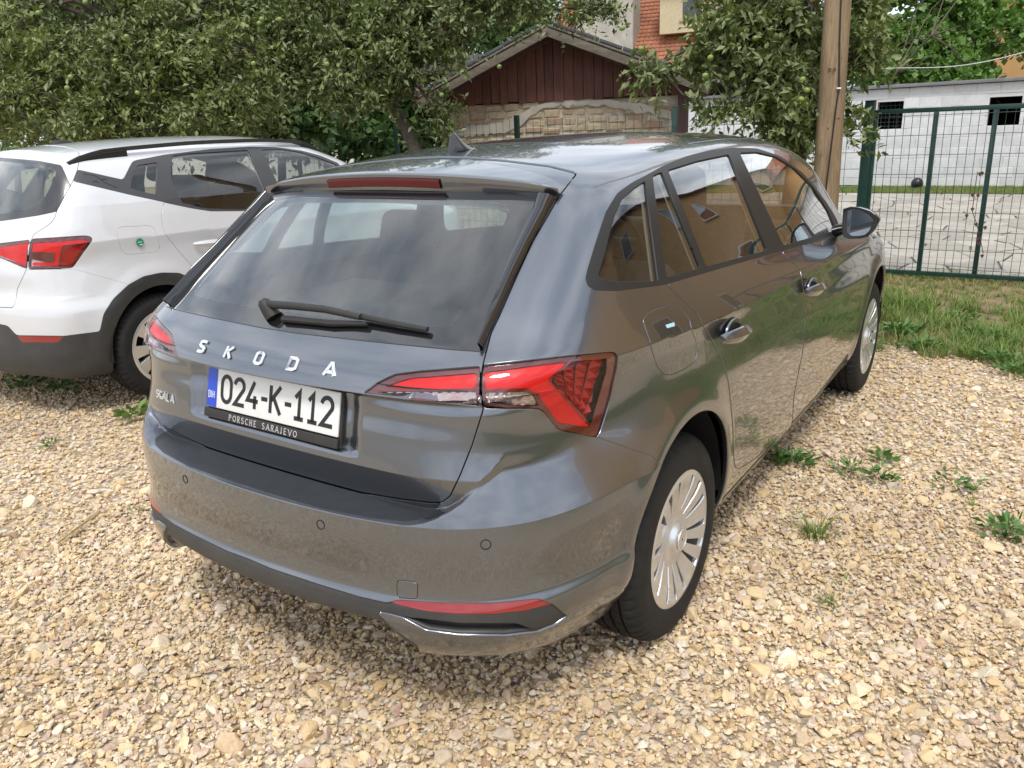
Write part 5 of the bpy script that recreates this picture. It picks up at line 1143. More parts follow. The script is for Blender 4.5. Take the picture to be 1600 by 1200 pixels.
# white painted block outbuilding with openings
M['white_block'] = None
def m_whitewash():
    t = NT('whitewashed_block'); v = t.coord('Object'); oi = t.node('ShaderNodeObjectInfo'); n1 = t.noise(v, 3, 6, .7); n2 = t.noise(v, 30, 4); c = t.ramp(n1, [(.32, (.66, .67, .69)), (.6, (.84, .85, .87))])
    c = t.mix(1.0, c, t.ramp(oi.outputs['Random'], [(0, .88), (1, 1.02)]), 'MULTIPLY'); t.base(c); t.set(Roughness=.9); t.bump(n2, .5, .01); return t.m
M['white_block'] = m_whitewash()
def build_wall():
    Yw = 17.7; w = empty('block_outbuilding', (-1, Yw, 0), label='whitewashed concrete block outbuilding with two dark openings beyond the fence', cat='building')
    MB().box((-7.0, .009, -.1), (-.886, .20, 1.93)).box((-.886, .009, -.1), (1.14, .20, 1.14)).box((-.386, .009, 1.1405), (1.14, .20, 1.93)).box((-.886, .009, 1.705), (-.3865, .20, 1.93)).box((1.6855, .009, -.1), (4.0, .20, 1.93)).box((1.1405, .009, -.1), (1.685, .20, 1.139)).box((1.1405, .009, 1.69), (1.685, .20, 1.93)).build('wall_core', plain('pale_mortar', (.70, .70, .71), .95), w)
    me = None; r = np.random.default_rng(4); holes = [(-.886, -.386, 1.14, 1.705), (1.14, 1.685, 1.139, 1.69)]
    for row in range(10):
        z0 = -.02+.198*row; x = -6.9-(.2 if row % 2 else 0)
        while x < 4.0:
            x0, x1, z1 = x+.004, x+.396, z0+.192; x += .4; cut = False
            for a, b, c, d in holes:
                if x1 > a and x0 < b and z0+.1 > c and z0+.1 < d:
                    if x0 < a-.05 and x1 > a: x1 = a
                    elif x1 > b+.05 and x0 < b: x0 = b
                    else: cut = True
            if cut: continue
            L = x1-x0
            if abs(L-.392) < .001 and me: o = share(me, 'block', w, ((x0+x1)/2, r.uniform(-.004, .004), z0))
            else:
                o = rough_box('block', (-L/2, 0, 0), (L/2, .058, .192), M['white_block'], w, int(row*40+x*3+300), .002, .005); o.location = ((x0+x1)/2, r.uniform(-.004, .004), z0)
                if abs(L-.392) < .001: me = o
    solid('coping', *(lambda m: (m.v, m.f))(MB().box((-7.1, -.10, 1.965), (4.1, 2.4, 2.03))), plain('grey_coping', (.20, .20, .22), .8, var=.2, scale=3), w, bevel=.006)
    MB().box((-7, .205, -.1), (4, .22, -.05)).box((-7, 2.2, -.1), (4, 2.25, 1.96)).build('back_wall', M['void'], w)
    gr = MB()
    for a, b, c, d in holes[:1]:
        for k in range(1, 6): x = a+(b-a)*k/6; gr.tube([(x, .05, c), (x, .05, d)], .004, 5)
        for k in range(1, 7): z = c+(d-c)*k/7; gr.tube([(a, .053, z), (b, .053, z)], .004, 5)
    gr.build('window_mesh', plain('dark_steel', (.05, .05, .05), .5, metal=.5), w)
    # ball at the foot of the wall, cable across
    bm = bmesh.new(); bmesh.ops.create_uvsphere(bm, u_segments=20, v_segments=14, radius=.115)
    for f in bm.faces: f.smooth = True
    me2 = bpy.data.meshes.new('football'); bm.to_mesh(me2); bm.free(); me2.materials.append(plain('dark_ball', (.018, .02, .03), .35)); o = bpy.data.objects.new('football', me2); COL.objects.link(o); q = unp(np.array((1432., 296.)), 'y', 17.2); o.location = (q[0], 17.2, .10); tag(o, 'small dark blue ball lying at the foot of the white wall', 'ball')
    a, b = at(1425, 106, 15), at(1640, 70, 12); c = MB().tube([a+(b-a)*t-np.array([0, 0, .10*math.sin(math.pi*t)]) for t in np.linspace(-.35, 1, 16)], .008, 6).build('overhead_cable', plain('white_cable', (.7, .7, .7), .5), None, smooth=True); tag(c, 'thin white cable strung across above the white wall', 'cable')
build_wall()
# crazy paving beyond the gate
def build_paving():
    r = np.random.default_rng(12); s = mk('paved_yard', [(-4.5, 7.34, -.006), (2.9, 7.34, -.006), (2.9, 15.95, -.006), (-4.5, 15.95, -.006)], [(0, 1, 2, 3)], plain('paving_joint', (.22, .20, .17), .95, var=.3, scale=6), smooth=False); tag(s, 'yard of pale irregular stone slabs beyond the gate', 'paving', kind='structure')
    t = NT('pale_slab'); v = t.coord('Object'); oi = t.node('ShaderNodeObjectInfo'); n1 = t.noise(v, 5, 6, .7); c = t.ramp(n1, [(.3, (.34, .31, .265)), (.7, (.47, .44, .39))]); c = t.mix(1.0, c, t.ramp(oi.outputs['Random'], [(0, .78), (.5, .95), (1, 1.12)]), 'MULTIPLY'); t.base(c); t.set(Roughness=.85); t.bump(n1, .4, .01); sl = t.m
    X0, X1, Y0, Y1 = -3.4, 2.3, 7.42, 15.9; nx, ny = 15, 18; P = np.array([((X0+(i+.5+r.uniform(-.42, .42))*(X1-X0)/nx), (Y0+(j+.5+r.uniform(-.42, .42))*(Y1-Y0)/ny)) for i in range(nx) for j in range(ny)])
    for k, p in enumerate(P):
        poly = [(X0, Y0), (X1, Y0), (X1, Y1), (X0, Y1)]; d = ((P-p)**2).sum(1)
        for q in P[np.argsort(d)[1:16]]:
            m = (p+q)/2; n = (q-p)/np.linalg.norm(q-p); m = m-n*.012; out = []
            for i in range(len(poly)):
                a, b = np.array(poly[i]), np.array(poly[(i+1) % len(poly)]); da, db = (a-m)@n, (b-m)@n
                if da <= 0: out.append(tuple(a))
                if (da < 0) != (db < 0): out.append(tuple(a+(b-a)*da/(da-db)))
            poly = out
            if len(poly) < 3: break
        if len(poly) < 3: continue
        h = .018+r.uniform(-.005, .005); MB().prism([(a-p[0], b-p[1]) for a, b in poly], h, Matrix.Translation((0, 0, 0))).build('slab', sl, s, bevel=.006, seg=1).location = (p[0], p[1], -.002)
build_paving()

def m_brick():
    t = NT('old_yellow_brick'); v = t.coord('Object'); oi = t.node('ShaderNodeObjectInfo'); n1 = t.noise(v, 14, 7, .7); n2 = t.noise(v, 50, 4)
    c = t.ramp(oi.outputs['Random'], [(0, (.48, .38, .25)), (.3, (.56, .47, .33)), (.55, (.42, .31, .21)), (.75, (.54, .43, .30)), (.9, (.38, .23, .16)), (1, (.60, .52, .40))]); c = t.mix(t.ramp(n1, [(.4, 0.0), (.75, .6)]), c, (.20, .14, .09)); t.base(c); t.set(Roughness=.95); t.bump(n2, .7, .012); return t.m
M['brick'] = m_brick(); M['mortar'] = plain('old_mortar', (.40, .36, .29), .95, var=.35, scale=12, bump=.8); M['cement'] = plain('grey_cement_render', (.46, .43, .37), .9, var=.15, scale=4, bump=.5)
M['tar_sheet'] = plain('grey_roof_tiles', (.075, .080, .095), .5, var=.3, scale=5); M['terracotta'] = plain('terracotta_tile', (.36, .145, .080), .8, var=.25, scale=3)
def tile_field(name, w, h, tw, th, mat, parent, r, kind='stuff', amp=.022):
    "rows of overlapping roof tiles on the local xy plane (y up the slope), joined"
    V, F = [], []; rows = int(h/th); n = int(w/tw)*6
    for j in range(rows):
        y0, y1 = j*th, (j+1)*th+.03
        for i in range(n+1):
            x = w*i/n; z = amp*(.5+.5*math.cos(2*math.pi*x/tw)); jj = r.uniform(-.003, .003); V += [(x, y0, z+.045+jj), (x, y1, z+.010+jj), (x, y0, z-.0+jj)]
        b = j*(n+1)*3
        for i in range(n): a = b+i*3; F += [(a, a+3, a+4, a+1), (a+2, a+5, a+3, a)]
    o = mk(name, V, F, mat, parent); o['kind'] = kind; return o
def build_shed():
    L = at(700, 165, 12); Rr = at(1062, 146, 11.3); L[2] = Rr[2] = 0; ex = Rr-L; W = np.linalg.norm(ex); ang = math.atan2(ex[1], ex[0])
    s = empty('brick_shed', L.tolist(), ang, label='old brick shed with dark red boarded gable behind the grey car', cat='shed'); r = np.random.default_rng(6); D = 3.6
    zb = 1.875; apx = W*.47; za = 2.80; ze = 2.09
    # walls: mortar core with single bricks set in front
    MB().box((0, .022, -.1), (W, .25, zb)).build('wall_core', M['mortar'], s); MB().box((W-.20, .2505, -.1), (W-.045, D-.9, zb+.1)).build('side_wall_core', M['mortar'], s); MB().box((0, .2505, -.1), (.2, D, zb)).box((.2005, D-.2, -.1), (W-.2, D, zb)).build('rear_wall', M['mortar'], s)
    kinds = [rough_box('brick', (0, 0, 0), (.262, .06, .098), M['brick'], s, 60+k, .012, .014) for k in range(6)]; used = [False]*6
    def brick(x, z, y, rz=0, sc=1.0):
        k = int(r.integers(0, 6)); loc = (x, y+r.uniform(-.012, .016), z+r.uniform(-.012, .012))
        if not used[k]: o = kinds[k]; o.location = loc; used[k] = True
        else: o = share(kinds[k], 'brick', s, loc)
        o.rotation_euler = (0, r.uniform(-.05, .05), rz+r.uniform(-.03, .03)); o.scale = (sc*r.uniform(.88, 1.0), 1, r.uniform(.74, 1.0))
    for row in range(11):
        z = .62+.114*row; x = .02+(.14 if row % 2 else 0)
        while x < W-.30:
            sc = r.choice([1, 1, 1, .62]); 
            if z < zb-.10: brick(x, z, 0, 0, sc)
            x += .262*sc+.016
        y = .30
        while y < D-1.2: brick(W+.012, z, y, math.pi/2, 1.0); y += .278
    # left-over render, a ragged sheet over part of the bricks
    top = [(W*.02, 1.50), (W*.10, 1.56), (W*.25, 1.60), (W*.33, 1.72), (W*.46, 1.86), (W*.60, 1.875), (W*.78, 1.80), (W*.97, 1.63)]; low = [(W*.95, 1.55), (W*.80, 1.68), (W*.64, 1.77), (W*.50, 1.79), (W*.40, 1.72), (W*.33, 1.56), (W*.22, 1.44), (W*.10, 1.42), (W*.02, 1.40)]
    n = 60; tx = np.linspace(0, 1, n); tz = pch(*[(a/W, b) for a, b in top])(tx*.94+.025); bz = pch(*[(a/W, b) for a, b in low[::-1]])(tx*.94+.025); tz = tz+r.normal(0, .010, n); bz = np.minimum(bz+r.normal(0, .014, n), tz-.03); xx = (tx*.94+.025)*W
    V = []
    for i in range(n): V += [(xx[i], -.012, bz[i]), (xx[i], -.020, (bz[i]+tz[i])/2), (xx[i], -.012, tz[i]), (xx[i], .03, tz[i]+.004), (xx[i], .03, bz[i]-.004)]
    F = []
    for i in range(n-1):
        a = i*5; F += [(a, a+5, a+6, a+1), (a+1, a+6, a+7, a+2), (a+2, a+7, a+8, a+3), (a+4, a+9, a+5, a)]
    solid('cement_render', V, F, M['cement'], s, ang=70)
    mk('gable_backing', [(-.02, -.002, zb-.02), (W+.02, -.002, zb-.02), (W+.02, -.002, ze-.08), (apx, -.002, za-.06), (-.02, -.002, ze-.08)], [(0, 1, 2, 3, 4)], M['void'], s, smooth=False)
    # gable boards, each its own
    x = .02; k = 0
    while x < W+.02:
        w = r.uniform(.115, .16); zt = za-.08-(abs(x+w/2-apx)/(apx if x < apx else W-apx))*(za-ze)*.97; x1 = min(x+w-.006, W+.03)
        if zt > zb+.05: rough_box('gable_board', (x, -.035+r.uniform(-.004, .004), zb-.01+r.uniform(-.012, .012)), (x1, -.010, zt), M['red_board'], s, 200+k, .003, .003)
        x += w; k += 1
    solid('corner_post', *(lambda m: (m.v, m.f))(MB().box((W-.02, -.06, -.1), (W+.13, .09, 2.02))), M['purple_wood'], s, bevel=.006); solid('corner_post', *(lambda m: (m.v, m.f))(MB().box((-.13, -.05, -.1), (-.005, .07, 1.98))), M['purple_wood'], s, bevel=.006)
    solid('side_beam', *(lambda m: (m.v, m.f))(MB().box((W-.015, .0905, 1.93), (W+.11, D-.2, 2.05))), M['purple_wood'], s, bevel=.006); MB().box((W-.03, D-1.2, -.1), (W-.025, D-.5, 1.92)).build('doorway', M['void'], s); solid('door_post', *(lambda m: (m.v, m.f))(MB().box((W-.03, D-.5, -.1), (W+.06, D-.42, 1.9295))), M['purple_wood'], s, bevel=.005)
    # roof: two slopes on rafters, fascia boards under the edge
    rf = None
    for sg, x0, x1 in ((-1, apx, -.30), (1, apx, W+.42)):
        run = abs(x1-x0); dz = (za-ze)/(apx if sg < 0 else W-apx)*run; ln = math.hypot(run, dz); a = math.atan2(dz, run)
        Mx = Matrix.Translation((x0, 0, za)) @ Matrix.Rotation(a if sg > 0 else math.pi-a, 4, 'Y') @ (Matrix.Identity(4) if sg > 0 else Matrix.Rotation(math.pi, 4, 'X'))
        def sl(name, y0, y1, z0, z1, mat, u0=0, u1=None, bevel=.006):
            return solid(name, *(lambda m: (m.v, m.f))(MB().box((u0, y0, z0), (u1 or ln, y1, z1), Mx if sg > 0 else Matrix.Translation((x0, 0, za)) @ Matrix.Scale(-1, 4, (1, 0, 0)) @ Matrix.Rotation(a, 4, 'Y'))), mat, s, bevel=bevel)
        sl('roof_deck', -.42, D+.3, -.012, .02, M['old_board']); sl('roof_sheet', -.40, D+.3, .0405, .062, M['tar_sheet'], .02); sl('fascia_board', -.462, -.4205, -.10, .012, M['old_board']); sl('verge_batten', -.475, -.4205, .0225, .052, M['old_board'], .0); sl('rafter', -.06, .02, -.11, -.0125, M['purple_wood'])
        for q in range(7): sl('roof_tile', -.46+.0*q, -.34, .063+.003*(q % 2), .105+.006*(q % 2), M['tar_sheet'], .06+ln*q/7, .04+ln*(q+1)/7, .005)
    return s
build_shed()
def house(name, loc, rz, size, wallh, rise, wallcol, label, openings=(), eave=.5, tiles=True, ridge_x=True, bandcol=None):
    w, d = size; h = empty(name, loc, rz, label=label, cat='house'); r = np.random.default_rng(len(name)); m = plain(name+'_render', wallcol, .9, var=.08, scale=2, bump=.15)
    MB().box((0, 0, -.1), (w, d, wallh)).build('wall', m, h)
    V = [(0, 0, wallh), (0, d, wallh), (0, d/2, wallh+rise-.08), (w, 0, wallh), (w, d, wallh), (w, d/2, wallh+rise-.08)]; mk('gable', V, [(0, 1, 2), (3, 5, 4), (0, 2, 5, 3), (1, 4, 5, 2)], m, h, smooth=False)
    for sg in (0, 1):
        ln = math.hypot(d/2+eave, rise*(d/2+eave)/(d/2)); a = math.atan2(rise, d/2); base = Matrix.Translation((-eave, -eave, wallh-rise*eave/(d/2)+.02)) @ Matrix.Rotation(a, 4, 'X') if sg == 0 else Matrix.Translation((w+eave, d+eave, wallh-rise*eave/(d/2)+.02)) @ Matrix.Rotation(math.pi, 4, 'Z') @ Matrix.Rotation(a, 4, 'X')
        dk = MB().box((0, 0, -.12), (w+2*eave, ln, 0)).build('roof', plain(name+'_soffit', (.16, .085, .055), .8), h); dk.matrix_local = base
        if tiles: o = tile_field('roof_tiles', w+2*eave, ln, .14, .18, M['terracotta'], dk, r)
    for k, (x0, x1, z0, z1) in enumerate(openings):
        f = MB().box((x0-.07, -.03, z0-.07), (x0, .03, z1+.07)).box((x1, -.03, z0-.07), (x1+.07, .03, z1+.07)).box((x0, -.03, z0-.07), (x1, .03, z0)).box((x0, -.03, z1), (x1, .03, z1+.07)).build('window', plain('white_frame', (.72, .72, .70), .5), h); MB().box((x0, -.012, z0), (x1, -.008, z1)).build('pane', M['frit'], f)
        MB().box((x0-.12, -.10, z0-.12), (x1+.12, -.031, z0-.0705)).build('sill', plain('stone_sill', (.5, .48, .44), .8), f)
    return h
# tiled house behind the shed, with chimney and dormer
hp = at(1010, 95, 22); hz = house('tiled_house', (hp[0]-3.2, hp[1]+.6, 0), R(12), (6.6, 7.5), 3.35, 3.3, (.62, .52, .34), 'cream house with orange tiled roof and grey chimney behind the shed', ((1.0, 2.0, 1.2, 2.5), (4.4, 5.4, 1.2, 2.5)))
def on_house(): 
    m = M['cement']; cx = at(950, 12, 23.5); inv = Matrix.Rotation(-R(12), 4, 'Z'); q = inv @ Vector((cx[0]-hz.location.x, cx[1]-hz.location.y, 0))
    rough_box('chimney', (q.x-.85, q.y-.4, 3.3), (q.x+.85, q.y+.5, 6.2), m, hz, 3, .01, .02)
    cx = at(1075, 30, 22.5); q = inv @ Vector((cx[0]-hz.location.x, cx[1]-hz.location.y, 0)); d = MB().box((q.x-.8, q.y, 3.9), (q.x+1.1, q.y+2.4, 5.2)).build('dormer', plain('cream_boards', (.60, .50, .32), .8, var=.1), hz)
    MB().box((q.x-.15, q.y-.02, 4.25), (q.x+.35, q.y-.005, 4.75)).build('pane', M['frit'], d); MB().box((q.x-.25, q.y-.04, 4.18), (q.x+.45, q.y-.021, 4.24)).build('sill', plain('dormer_sill', (.45, .4, .3), .8), d); MB().box((q.x-.95, q.y-.25, 5.2005), (q.x+1.25, q.y+2.6, 5.28)).build('dormer_roof', M['terracotta'], d)
on_house()
op = at(1550, 60, 24); house('ochre_house', (op[0]-.2, op[1], 0), 0, (9, 8), 5.6, 2.6, (.55, .34, .15), 'tall ochre rendered house wall at the upper right beyond the vine', ((4, 5, 1, 2.4),))
house('roadside_house', (6.4, 37.5, 0), R(-90), (31, 9), 8.4, 2.6, (.58, .36, .16), 'ochre house with white band and tiled roof beside the yard, mirrored in the car windows', tuple((4.5+6*i, 5.7+6*i, z, z+1.5) for i in range(5) for z in (1.2, 5.0)), eave=.7)
lp = at(300, 60, 26); house('white_house', (lp[0]-5, lp[1], 0), R(35), (12, 8), 4.2, 2.4, (.66, .64, .60), 'white house with orange tiled roof glimpsed through the left apple tree', ((2, 3, 1.2, 2.5), (5, 6, 1.2, 2.5), (8, 9, 1.2, 2.5)))
def build_pergola():
    b = at(512, 250, 13.2); b[2] = 0; p = empty('garden_shelter', b.tolist(), R(20), label='dark timber garden shelter with small tiled roof left of the shed', cat='shelter'); wd = plain('dark_brown_timber', (.030, .018, .014), .7)
    for x, y in ((0, 0), (2.2, 0), (0, 2.2), (2.2, 2.2)): solid('shelter_post', *(lambda m: (m.v, m.f))(MB().box((x-.06, y-.06, -.1), (x+.06, y+.06, 2.25))), wd, p, bevel=.006)
    solid('shelter_beam', *(lambda m: (m.v, m.f))(MB().box((-.3, -.06, 2.2505), (2.5, .06, 2.38))), wd, p, bevel=.006); MB().tube([(0, -.001, 1.8), (.42, -.001, 2.25)], .035, 6).build('brace', wd, p)
    sd = MB().box((-.35, -.5, 0), (2.6, 2.9, .05)).build('shelter_roof', wd, p); sd.location = (0, 0, 2.39); sd.rotation_euler = (R(8), 0, 0)
    q = at(545, 190, 15.5); q[2] = 0; k = empty('small_kiosk', q.tolist(), R(25), label='small red tiled roof on white posts seen left of the shed', cat='shelter'); r = np.random.default_rng(2)
    for x in (.1, 1.6): solid('kiosk_post', *(lambda m: (m.v, m.f))(MB().box((x-.05, -.05, -.1), (x+.05, .05, 1.7))), plain('white_post', (.6, .6, .58), .7), k, bevel=.006)
    d = MB().box((-.3, -.4, 0), (2.6, 1.5, .06)).build('kiosk_roof', wd, k); d.location = (0, 0, 1.75); d.rotation_euler = (R(22), 0, 0); tile_field('roof_tiles', 2.9, 1.9, .2, .25, M['terracotta'], d, r).location = (-.3, -.4, .06)
build_pergola()
def dry_vine():
    r = np.random.default_rng(3); P = [unp(np.array(p, float), 'y', 7.13) for p in ((1528, 268), (1523, 300), (1520, 330), (1527, 350), (1532, 372), (1537, 395))]; o = empty('dry_vine', (float(P[0][0]), 7.13, 0), label='withered brown vine shoot hanging on the gate mesh', cat='plant'); b = np.array([P[0][0], 7.13, 0])
    MB().tube([p-b+[0, -.03, 0] for p in P], .0035, 5).build('stem', plain('dry_stem', (.10, .06, .04), .9), o); lm = plain('dry_leaf', (.09, .045, .03), .9)
    for k in range(11):
        p = P[k % 6]-b+r.normal(0, .02, 3)+[0, -.04, 0]; MB().add([p, p+[.018, -.01, -.012], p+[.004, -.014, -.04], p+[-.016, .002, -.016]], [(0, 1, 2), (0, 2, 3)]).build('leaf', lm, o)
dry_vine()
# ---------------------------------------------------------------- trees and weeds
def leaf_cloud(base, dirs, length, width, r, fold=.25):
    "leaves as folded four-triangle blades: base points, directions, sizes"
    n = len(base); d = dirs/np.linalg.norm(dirs, axis=1)[:, None]; up = r.normal(size=(n, 3)); up[:, 2] += 1.2; s = np.cross(d, up); s /= np.linalg.norm(s, axis=1)[:, None]+1e-9; u = np.cross(s, d); L = length[:, None]; W = width[:, None]
    droop = r.uniform(-.25, .1, n)[:, None]; b = base; m = b+d*L*.5-u*L*.03; t = b+d*L+u*L*droop; a = b+d*L*.45+s*W+u*W*fold; c = b+d*L*.45-s*W+u*W*fold
    V = np.stack([b, a, t, c, m], 1).reshape(-1, 3); k = np.arange(n)[:, None]*5; T = np.concatenate([k+[0, 4, 1], k+[1, 4, 2], k+[2, 4, 3], k+[3, 4, 0]]); rv = np.repeat(r.random(n), 5); return V, T, rv
def leaf_obj(name, V, T, rv, mat, parent):
    o = mk(name, V, T, mat, parent, smooth=False); a = o.data.attributes.new('rnd', 'FLOAT', 'POINT'); a.data.foreach_set('value', rv.astype(np.float32)); o['kind'] = 'stuff'; return o
M['bark'] = m_wood('apple_bark', (.050, .038, .028), (.14, .11, .085), (9, 9, 3), .95, .7, .8)
M['apple_leaf'] = m_leaf('apple_leaf', (.125, .170, .042), (.33, .37, .19), .62, .22, .55); M['maple_leaf'] = m_leaf('maple_leaf', (.060, .135, .035), (.14, .21, .08), .35, .28, .45); M['vine_leaf'] = m_leaf('vine_leaf', (.15, .29, .05), (.22, .35, .12), .40, .32, .45); M['light_leaf'] = m_leaf('willow_leaf', (.17, .26, .07), (.26, .34, .14), .35, .3, .5)
t_ = NT('green_apple'); t_.base(t_.ramp(t_.noise(t_.coord('Object'), 12, 3), [(.35, (.15, .22, .045)), (.7, (.26, .32, .08))])); t_.set(Roughness=.35, Specular_IOR_Level=.5); M['apple'] = t_.m
APPLE = None
def apple_mesh():
    global APPLE
    if APPLE is None:
        bm = bmesh.new(); bmesh.ops.create_uvsphere(bm, u_segments=14, v_segments=10, radius=1)
        for v in bm.verts: rr = math.hypot(v.co.x, v.co.y); v.co.z = v.co.z*.88-.16*math.exp(-(rr/.28)**2)*(1 if v.co.z > 0 else -1)
        for f in bm.faces: f.smooth = True
        APPLE = bpy.data.meshes.new('apple'); bm.to_mesh(APPLE); bm.free(); APPLE.materials.append(M['apple'])
    return APPLE
def tree(name, label, cat, foot, trunk, zones, leafmat, seed, leaf=(.066, .0135), per=13, twigs=9, twig=.34, group=None, apples=(), rad=.09, limbs=14, crown='crown'):
    """foot: base point; trunk: points up from it; zones: list of (pixel x, pixel y, distance, half width px, half height px, half depth m, clump count)"""
    r = np.random.default_rng(seed); o = empty(name, tuple(foot), label=label, cat=cat, group=group); f0 = np.array(foot, float); C = []
    for px, py, dist, hw, hh, hd, n in zones:
        k = 0
        while k < n:
            u = r.uniform(-1, 1, 3)
            if (u**2).sum() > 1: continue
            dd = dist+u[2]*hd; q = at(px+u[0]*hw, py+u[1]*hh, dd)
            if q[2] < .25: k += 1; continue
            C.append(q); k += 1
    C = np.array(C); tr = MB(); T = [np.array(p, float) for p in trunk]; n = len(T); tr.tube([p-f0 for p in T], [rad*(1-.55*i/(n-1)) for i in range(n)], 10); tr.build('trunk', M['bark'], o, smooth=True)
    br = MB(); top = T[-1]; idx = r.permutation(len(C))[:limbs]; hubs = []
    for i in idx:
        e = C[i]; s = T[max(1, n-1-int(r.integers(0, max(1, n//2))))]; md = (s+e)/2+np.array([0, 0, .12*np.linalg.norm(e-s)])+r.normal(0, .06, 3); br.tube([s-f0, (s*.6+md*.4)-f0, md-f0, e-f0], [rad*.42, rad*.34, rad*.2, .008], 6)
    for i in r.permutation(len(C))[:len(C)//2]: # small branches from the nearest limb end
        j = idx[np.argmin(((C[idx]-C[i])**2).sum(1))]
        if np.linalg.norm(C[j]-C[i]) < 1.5: br.tube([C[j]-f0, (C[j]+C[i])/2-f0+r.normal(0, .04, 3), C[i]-f0], [.012, .009, .004], 4)
    br.build('branches', M['bark'], o, smooth=True)
    B, Dv = [], []
    nb = len(C)*twigs; cc = np.repeat(C, twigs, 0); td = r.normal(size=(nb, 3)); td[:, 2] = td[:, 2]*.7+.25; td /= np.linalg.norm(td, axis=1)[:, None]; tl = twig*r.uniform(.5, 1.25, nb)
    for k in range(per):
        t = (k+.6)/per; p = cc+td*(tl*t)[:, None]+np.array([0, 0, -1.])*(tl*t*t*.35)[:, None]; side = np.cross(td, r.normal(size=(nb, 3))); side /= np.linalg.norm(side, axis=1)[:, None]+1e-9; B.append(p); Dv.append(td*.55+side*.8+np.array([0, 0, -.12]))
    B = np.concatenate(B); Dv = np.concatenate(Dv); L = leaf[0]*r.uniform(.45, 1.4, len(B)); V, T3, rv = leaf_cloud(B-f0, Dv, L, leaf[1]*L/leaf[0]*r.uniform(.8, 1.2, len(B)), r); cl = np.tile(np.repeat(r.random(len(C)), twigs), per); rv = np.clip(.6*np.repeat(cl, 5)+.4*rv, 0, 1); leaf_obj(crown, V, T3, rv, leafmat, o)
    me = apple_mesh()
    for px, py, dist in apples:
        a = bpy.data.objects.new('apple', me); COL.objects.link(a); a.parent = o; a.location = at(px, py, dist)-f0; a.scale = (.025,)*3; a.rotation_euler = r.uniform(-.4, .4, 3)
    return o
def P3(px, py, d): return tuple(at(px, py, d))
def G0(px, py, d): q = at(px, py, d); q[2] = -.02; return tuple(q)
r_ = np.random.default_rng(21)
ap1 = [(x, y, 7.6) for x, y in ((133, 3), (366, 16), (405, 36), (350, 6), (409, 30), (200, 58), (198, 57), (265, 94), (247, 73), (262, 80), (437, 30), (52, 78), (110, 120), (155, 121), (105, 137), (463, 50), (396, 99), (372, 119), (215, 145), (300, 168), (511, 100), (286, 56), (60, 20), (330, 70), (180, 95), (420, 80))]
tree('apple_tree', 'large bushy apple tree with small green apples behind the white car', 'tree', G0(215, 400, 8.6), [G0(215, 400, 8.6), P3(205, 250, 8.6), P3(215, 150, 8.6), P3(225, 60, 8.6), P3(230, -20, 8.6)],
     [(120, 60, 8.8, 190, 150, .9, 210), (330, 70, 8.6, 170, 150, .8, 200), (60, 170, 8.6, 130, 70, .7, 70), (250, 175, 8.8, 180, 60, .7, 100), (470, 40, 8.8, 90, 90, .6, 50), (200, -90, 8.8, 260, 90, 1.0, 60)], M['apple_leaf'], 1, apples=ap1[::2], limbs=26, rad=.12)
ap2 = [(x, y, 8.2) for x, y in ((803, 12), (816, 19), (883, 24), (894, 28), (902, 33), (923, 36), (509, 100), (703, 105), (712, 101), (774, 113), (780, 104), (770, 110), (690, 148), (745, 60), (640, 60), (560, 130), (506, 123), (790, 32), (600, 25), (670, 20), (540, 60), (730, 25))]
tree('apple_tree', 'leaning apple tree with fruit overhanging the left shed roof', 'tree', G0(655, 360, 8.7), [G0(655, 360, 8.7), P3(648, 232, 8.7), P3(628, 190, 8.7), P3(612, 160, 8.7), P3(618, 100, 8.6), P3(640, 40, 8.5)],
     [(560, 60, 8.6, 120, 120, .7, 130), (655, 25, 8.5, 100, 65, .7, 84), (780, 0, 8.4, 70, 42, .5, 40), (565, 112, 8.6, 58, 46, .5, 38), (632, 100, 8.5, 42, 45, .4, 22), (905, 18, 8.2, 70, 14, .25, 12), (712, 92, 8.4, 28, 24, .25, 5), (650, -60, 8.5, 240, 70, .8, 60), (690, 185, 8.6, 18, 34, .2, 8)], M['apple_leaf'], 2, apples=ap2[::2]+ap2[2:6], limbs=24, rad=.085, twig=.28)
ap3 = [(1254, 124, 6.1), (1261, 141, 6.1), (1252, 155, 6.1), (1102, 118, 6.2), (1002, 76, 6.3), (972, 44, 6.4), (1124, 44, 6.3), (1180, 60, 6.3), (1110, 90, 6.2)]
tree('apple_tree', 'apple tree with dark leaves between the shed and the wooden pole', 'tree', G0(1225, 330, 6.9), [G0(1225, 330, 6.9), P3(1245, 250, 6.9), P3(1262, 205, 6.9), P3(1276, 165, 6.9), P3(1262, 110, 6.8), P3(1235, 50, 6.7), P3(1215, -20, 6.7)],
     [(1210, 60, 6.7, 80, 90, .5, 88), (1140, 50, 6.6, 50, 55, .35, 26), (1225, 150, 6.6, 55, 60, .35, 42), (1240, 205, 6.6, 34, 30, .25, 14), (1080, 100, 6.5, 50, 16, .25, 7), (1035, 108, 6.5, 30, 7, .15, 4), (1180, -45, 6.7, 120, 50, .6, 34), (1330, 40, 6.9, 60, 60, .3, 26), (1340, 100, 7.0, 30, 40, .25, 9), (1120, 175, 6.5, 22, 14, .15, 4), (1330, 190, 6.5, 20, 40, .1, 4)], M['apple_leaf'], 3, leaf=(.075, .0155), apples=ap3, limbs=20, rad=.085, twig=.24, twigs=8)
tree('maple_shrub', 'dark green broad leaved maple shrub right of the white car roof', 'shrub', G0(440, 380, 11), [G0(440, 380, 11), P3(440, 220, 11), P3(445, 120, 11)], [(440, 150, 11, 75, 80, .6, 80), (400, 200, 10.5, 60, 40, .4, 22)], M['maple_leaf'], 4, leaf=(.12, .055), per=6, twigs=8, rad=.07, limbs=10)
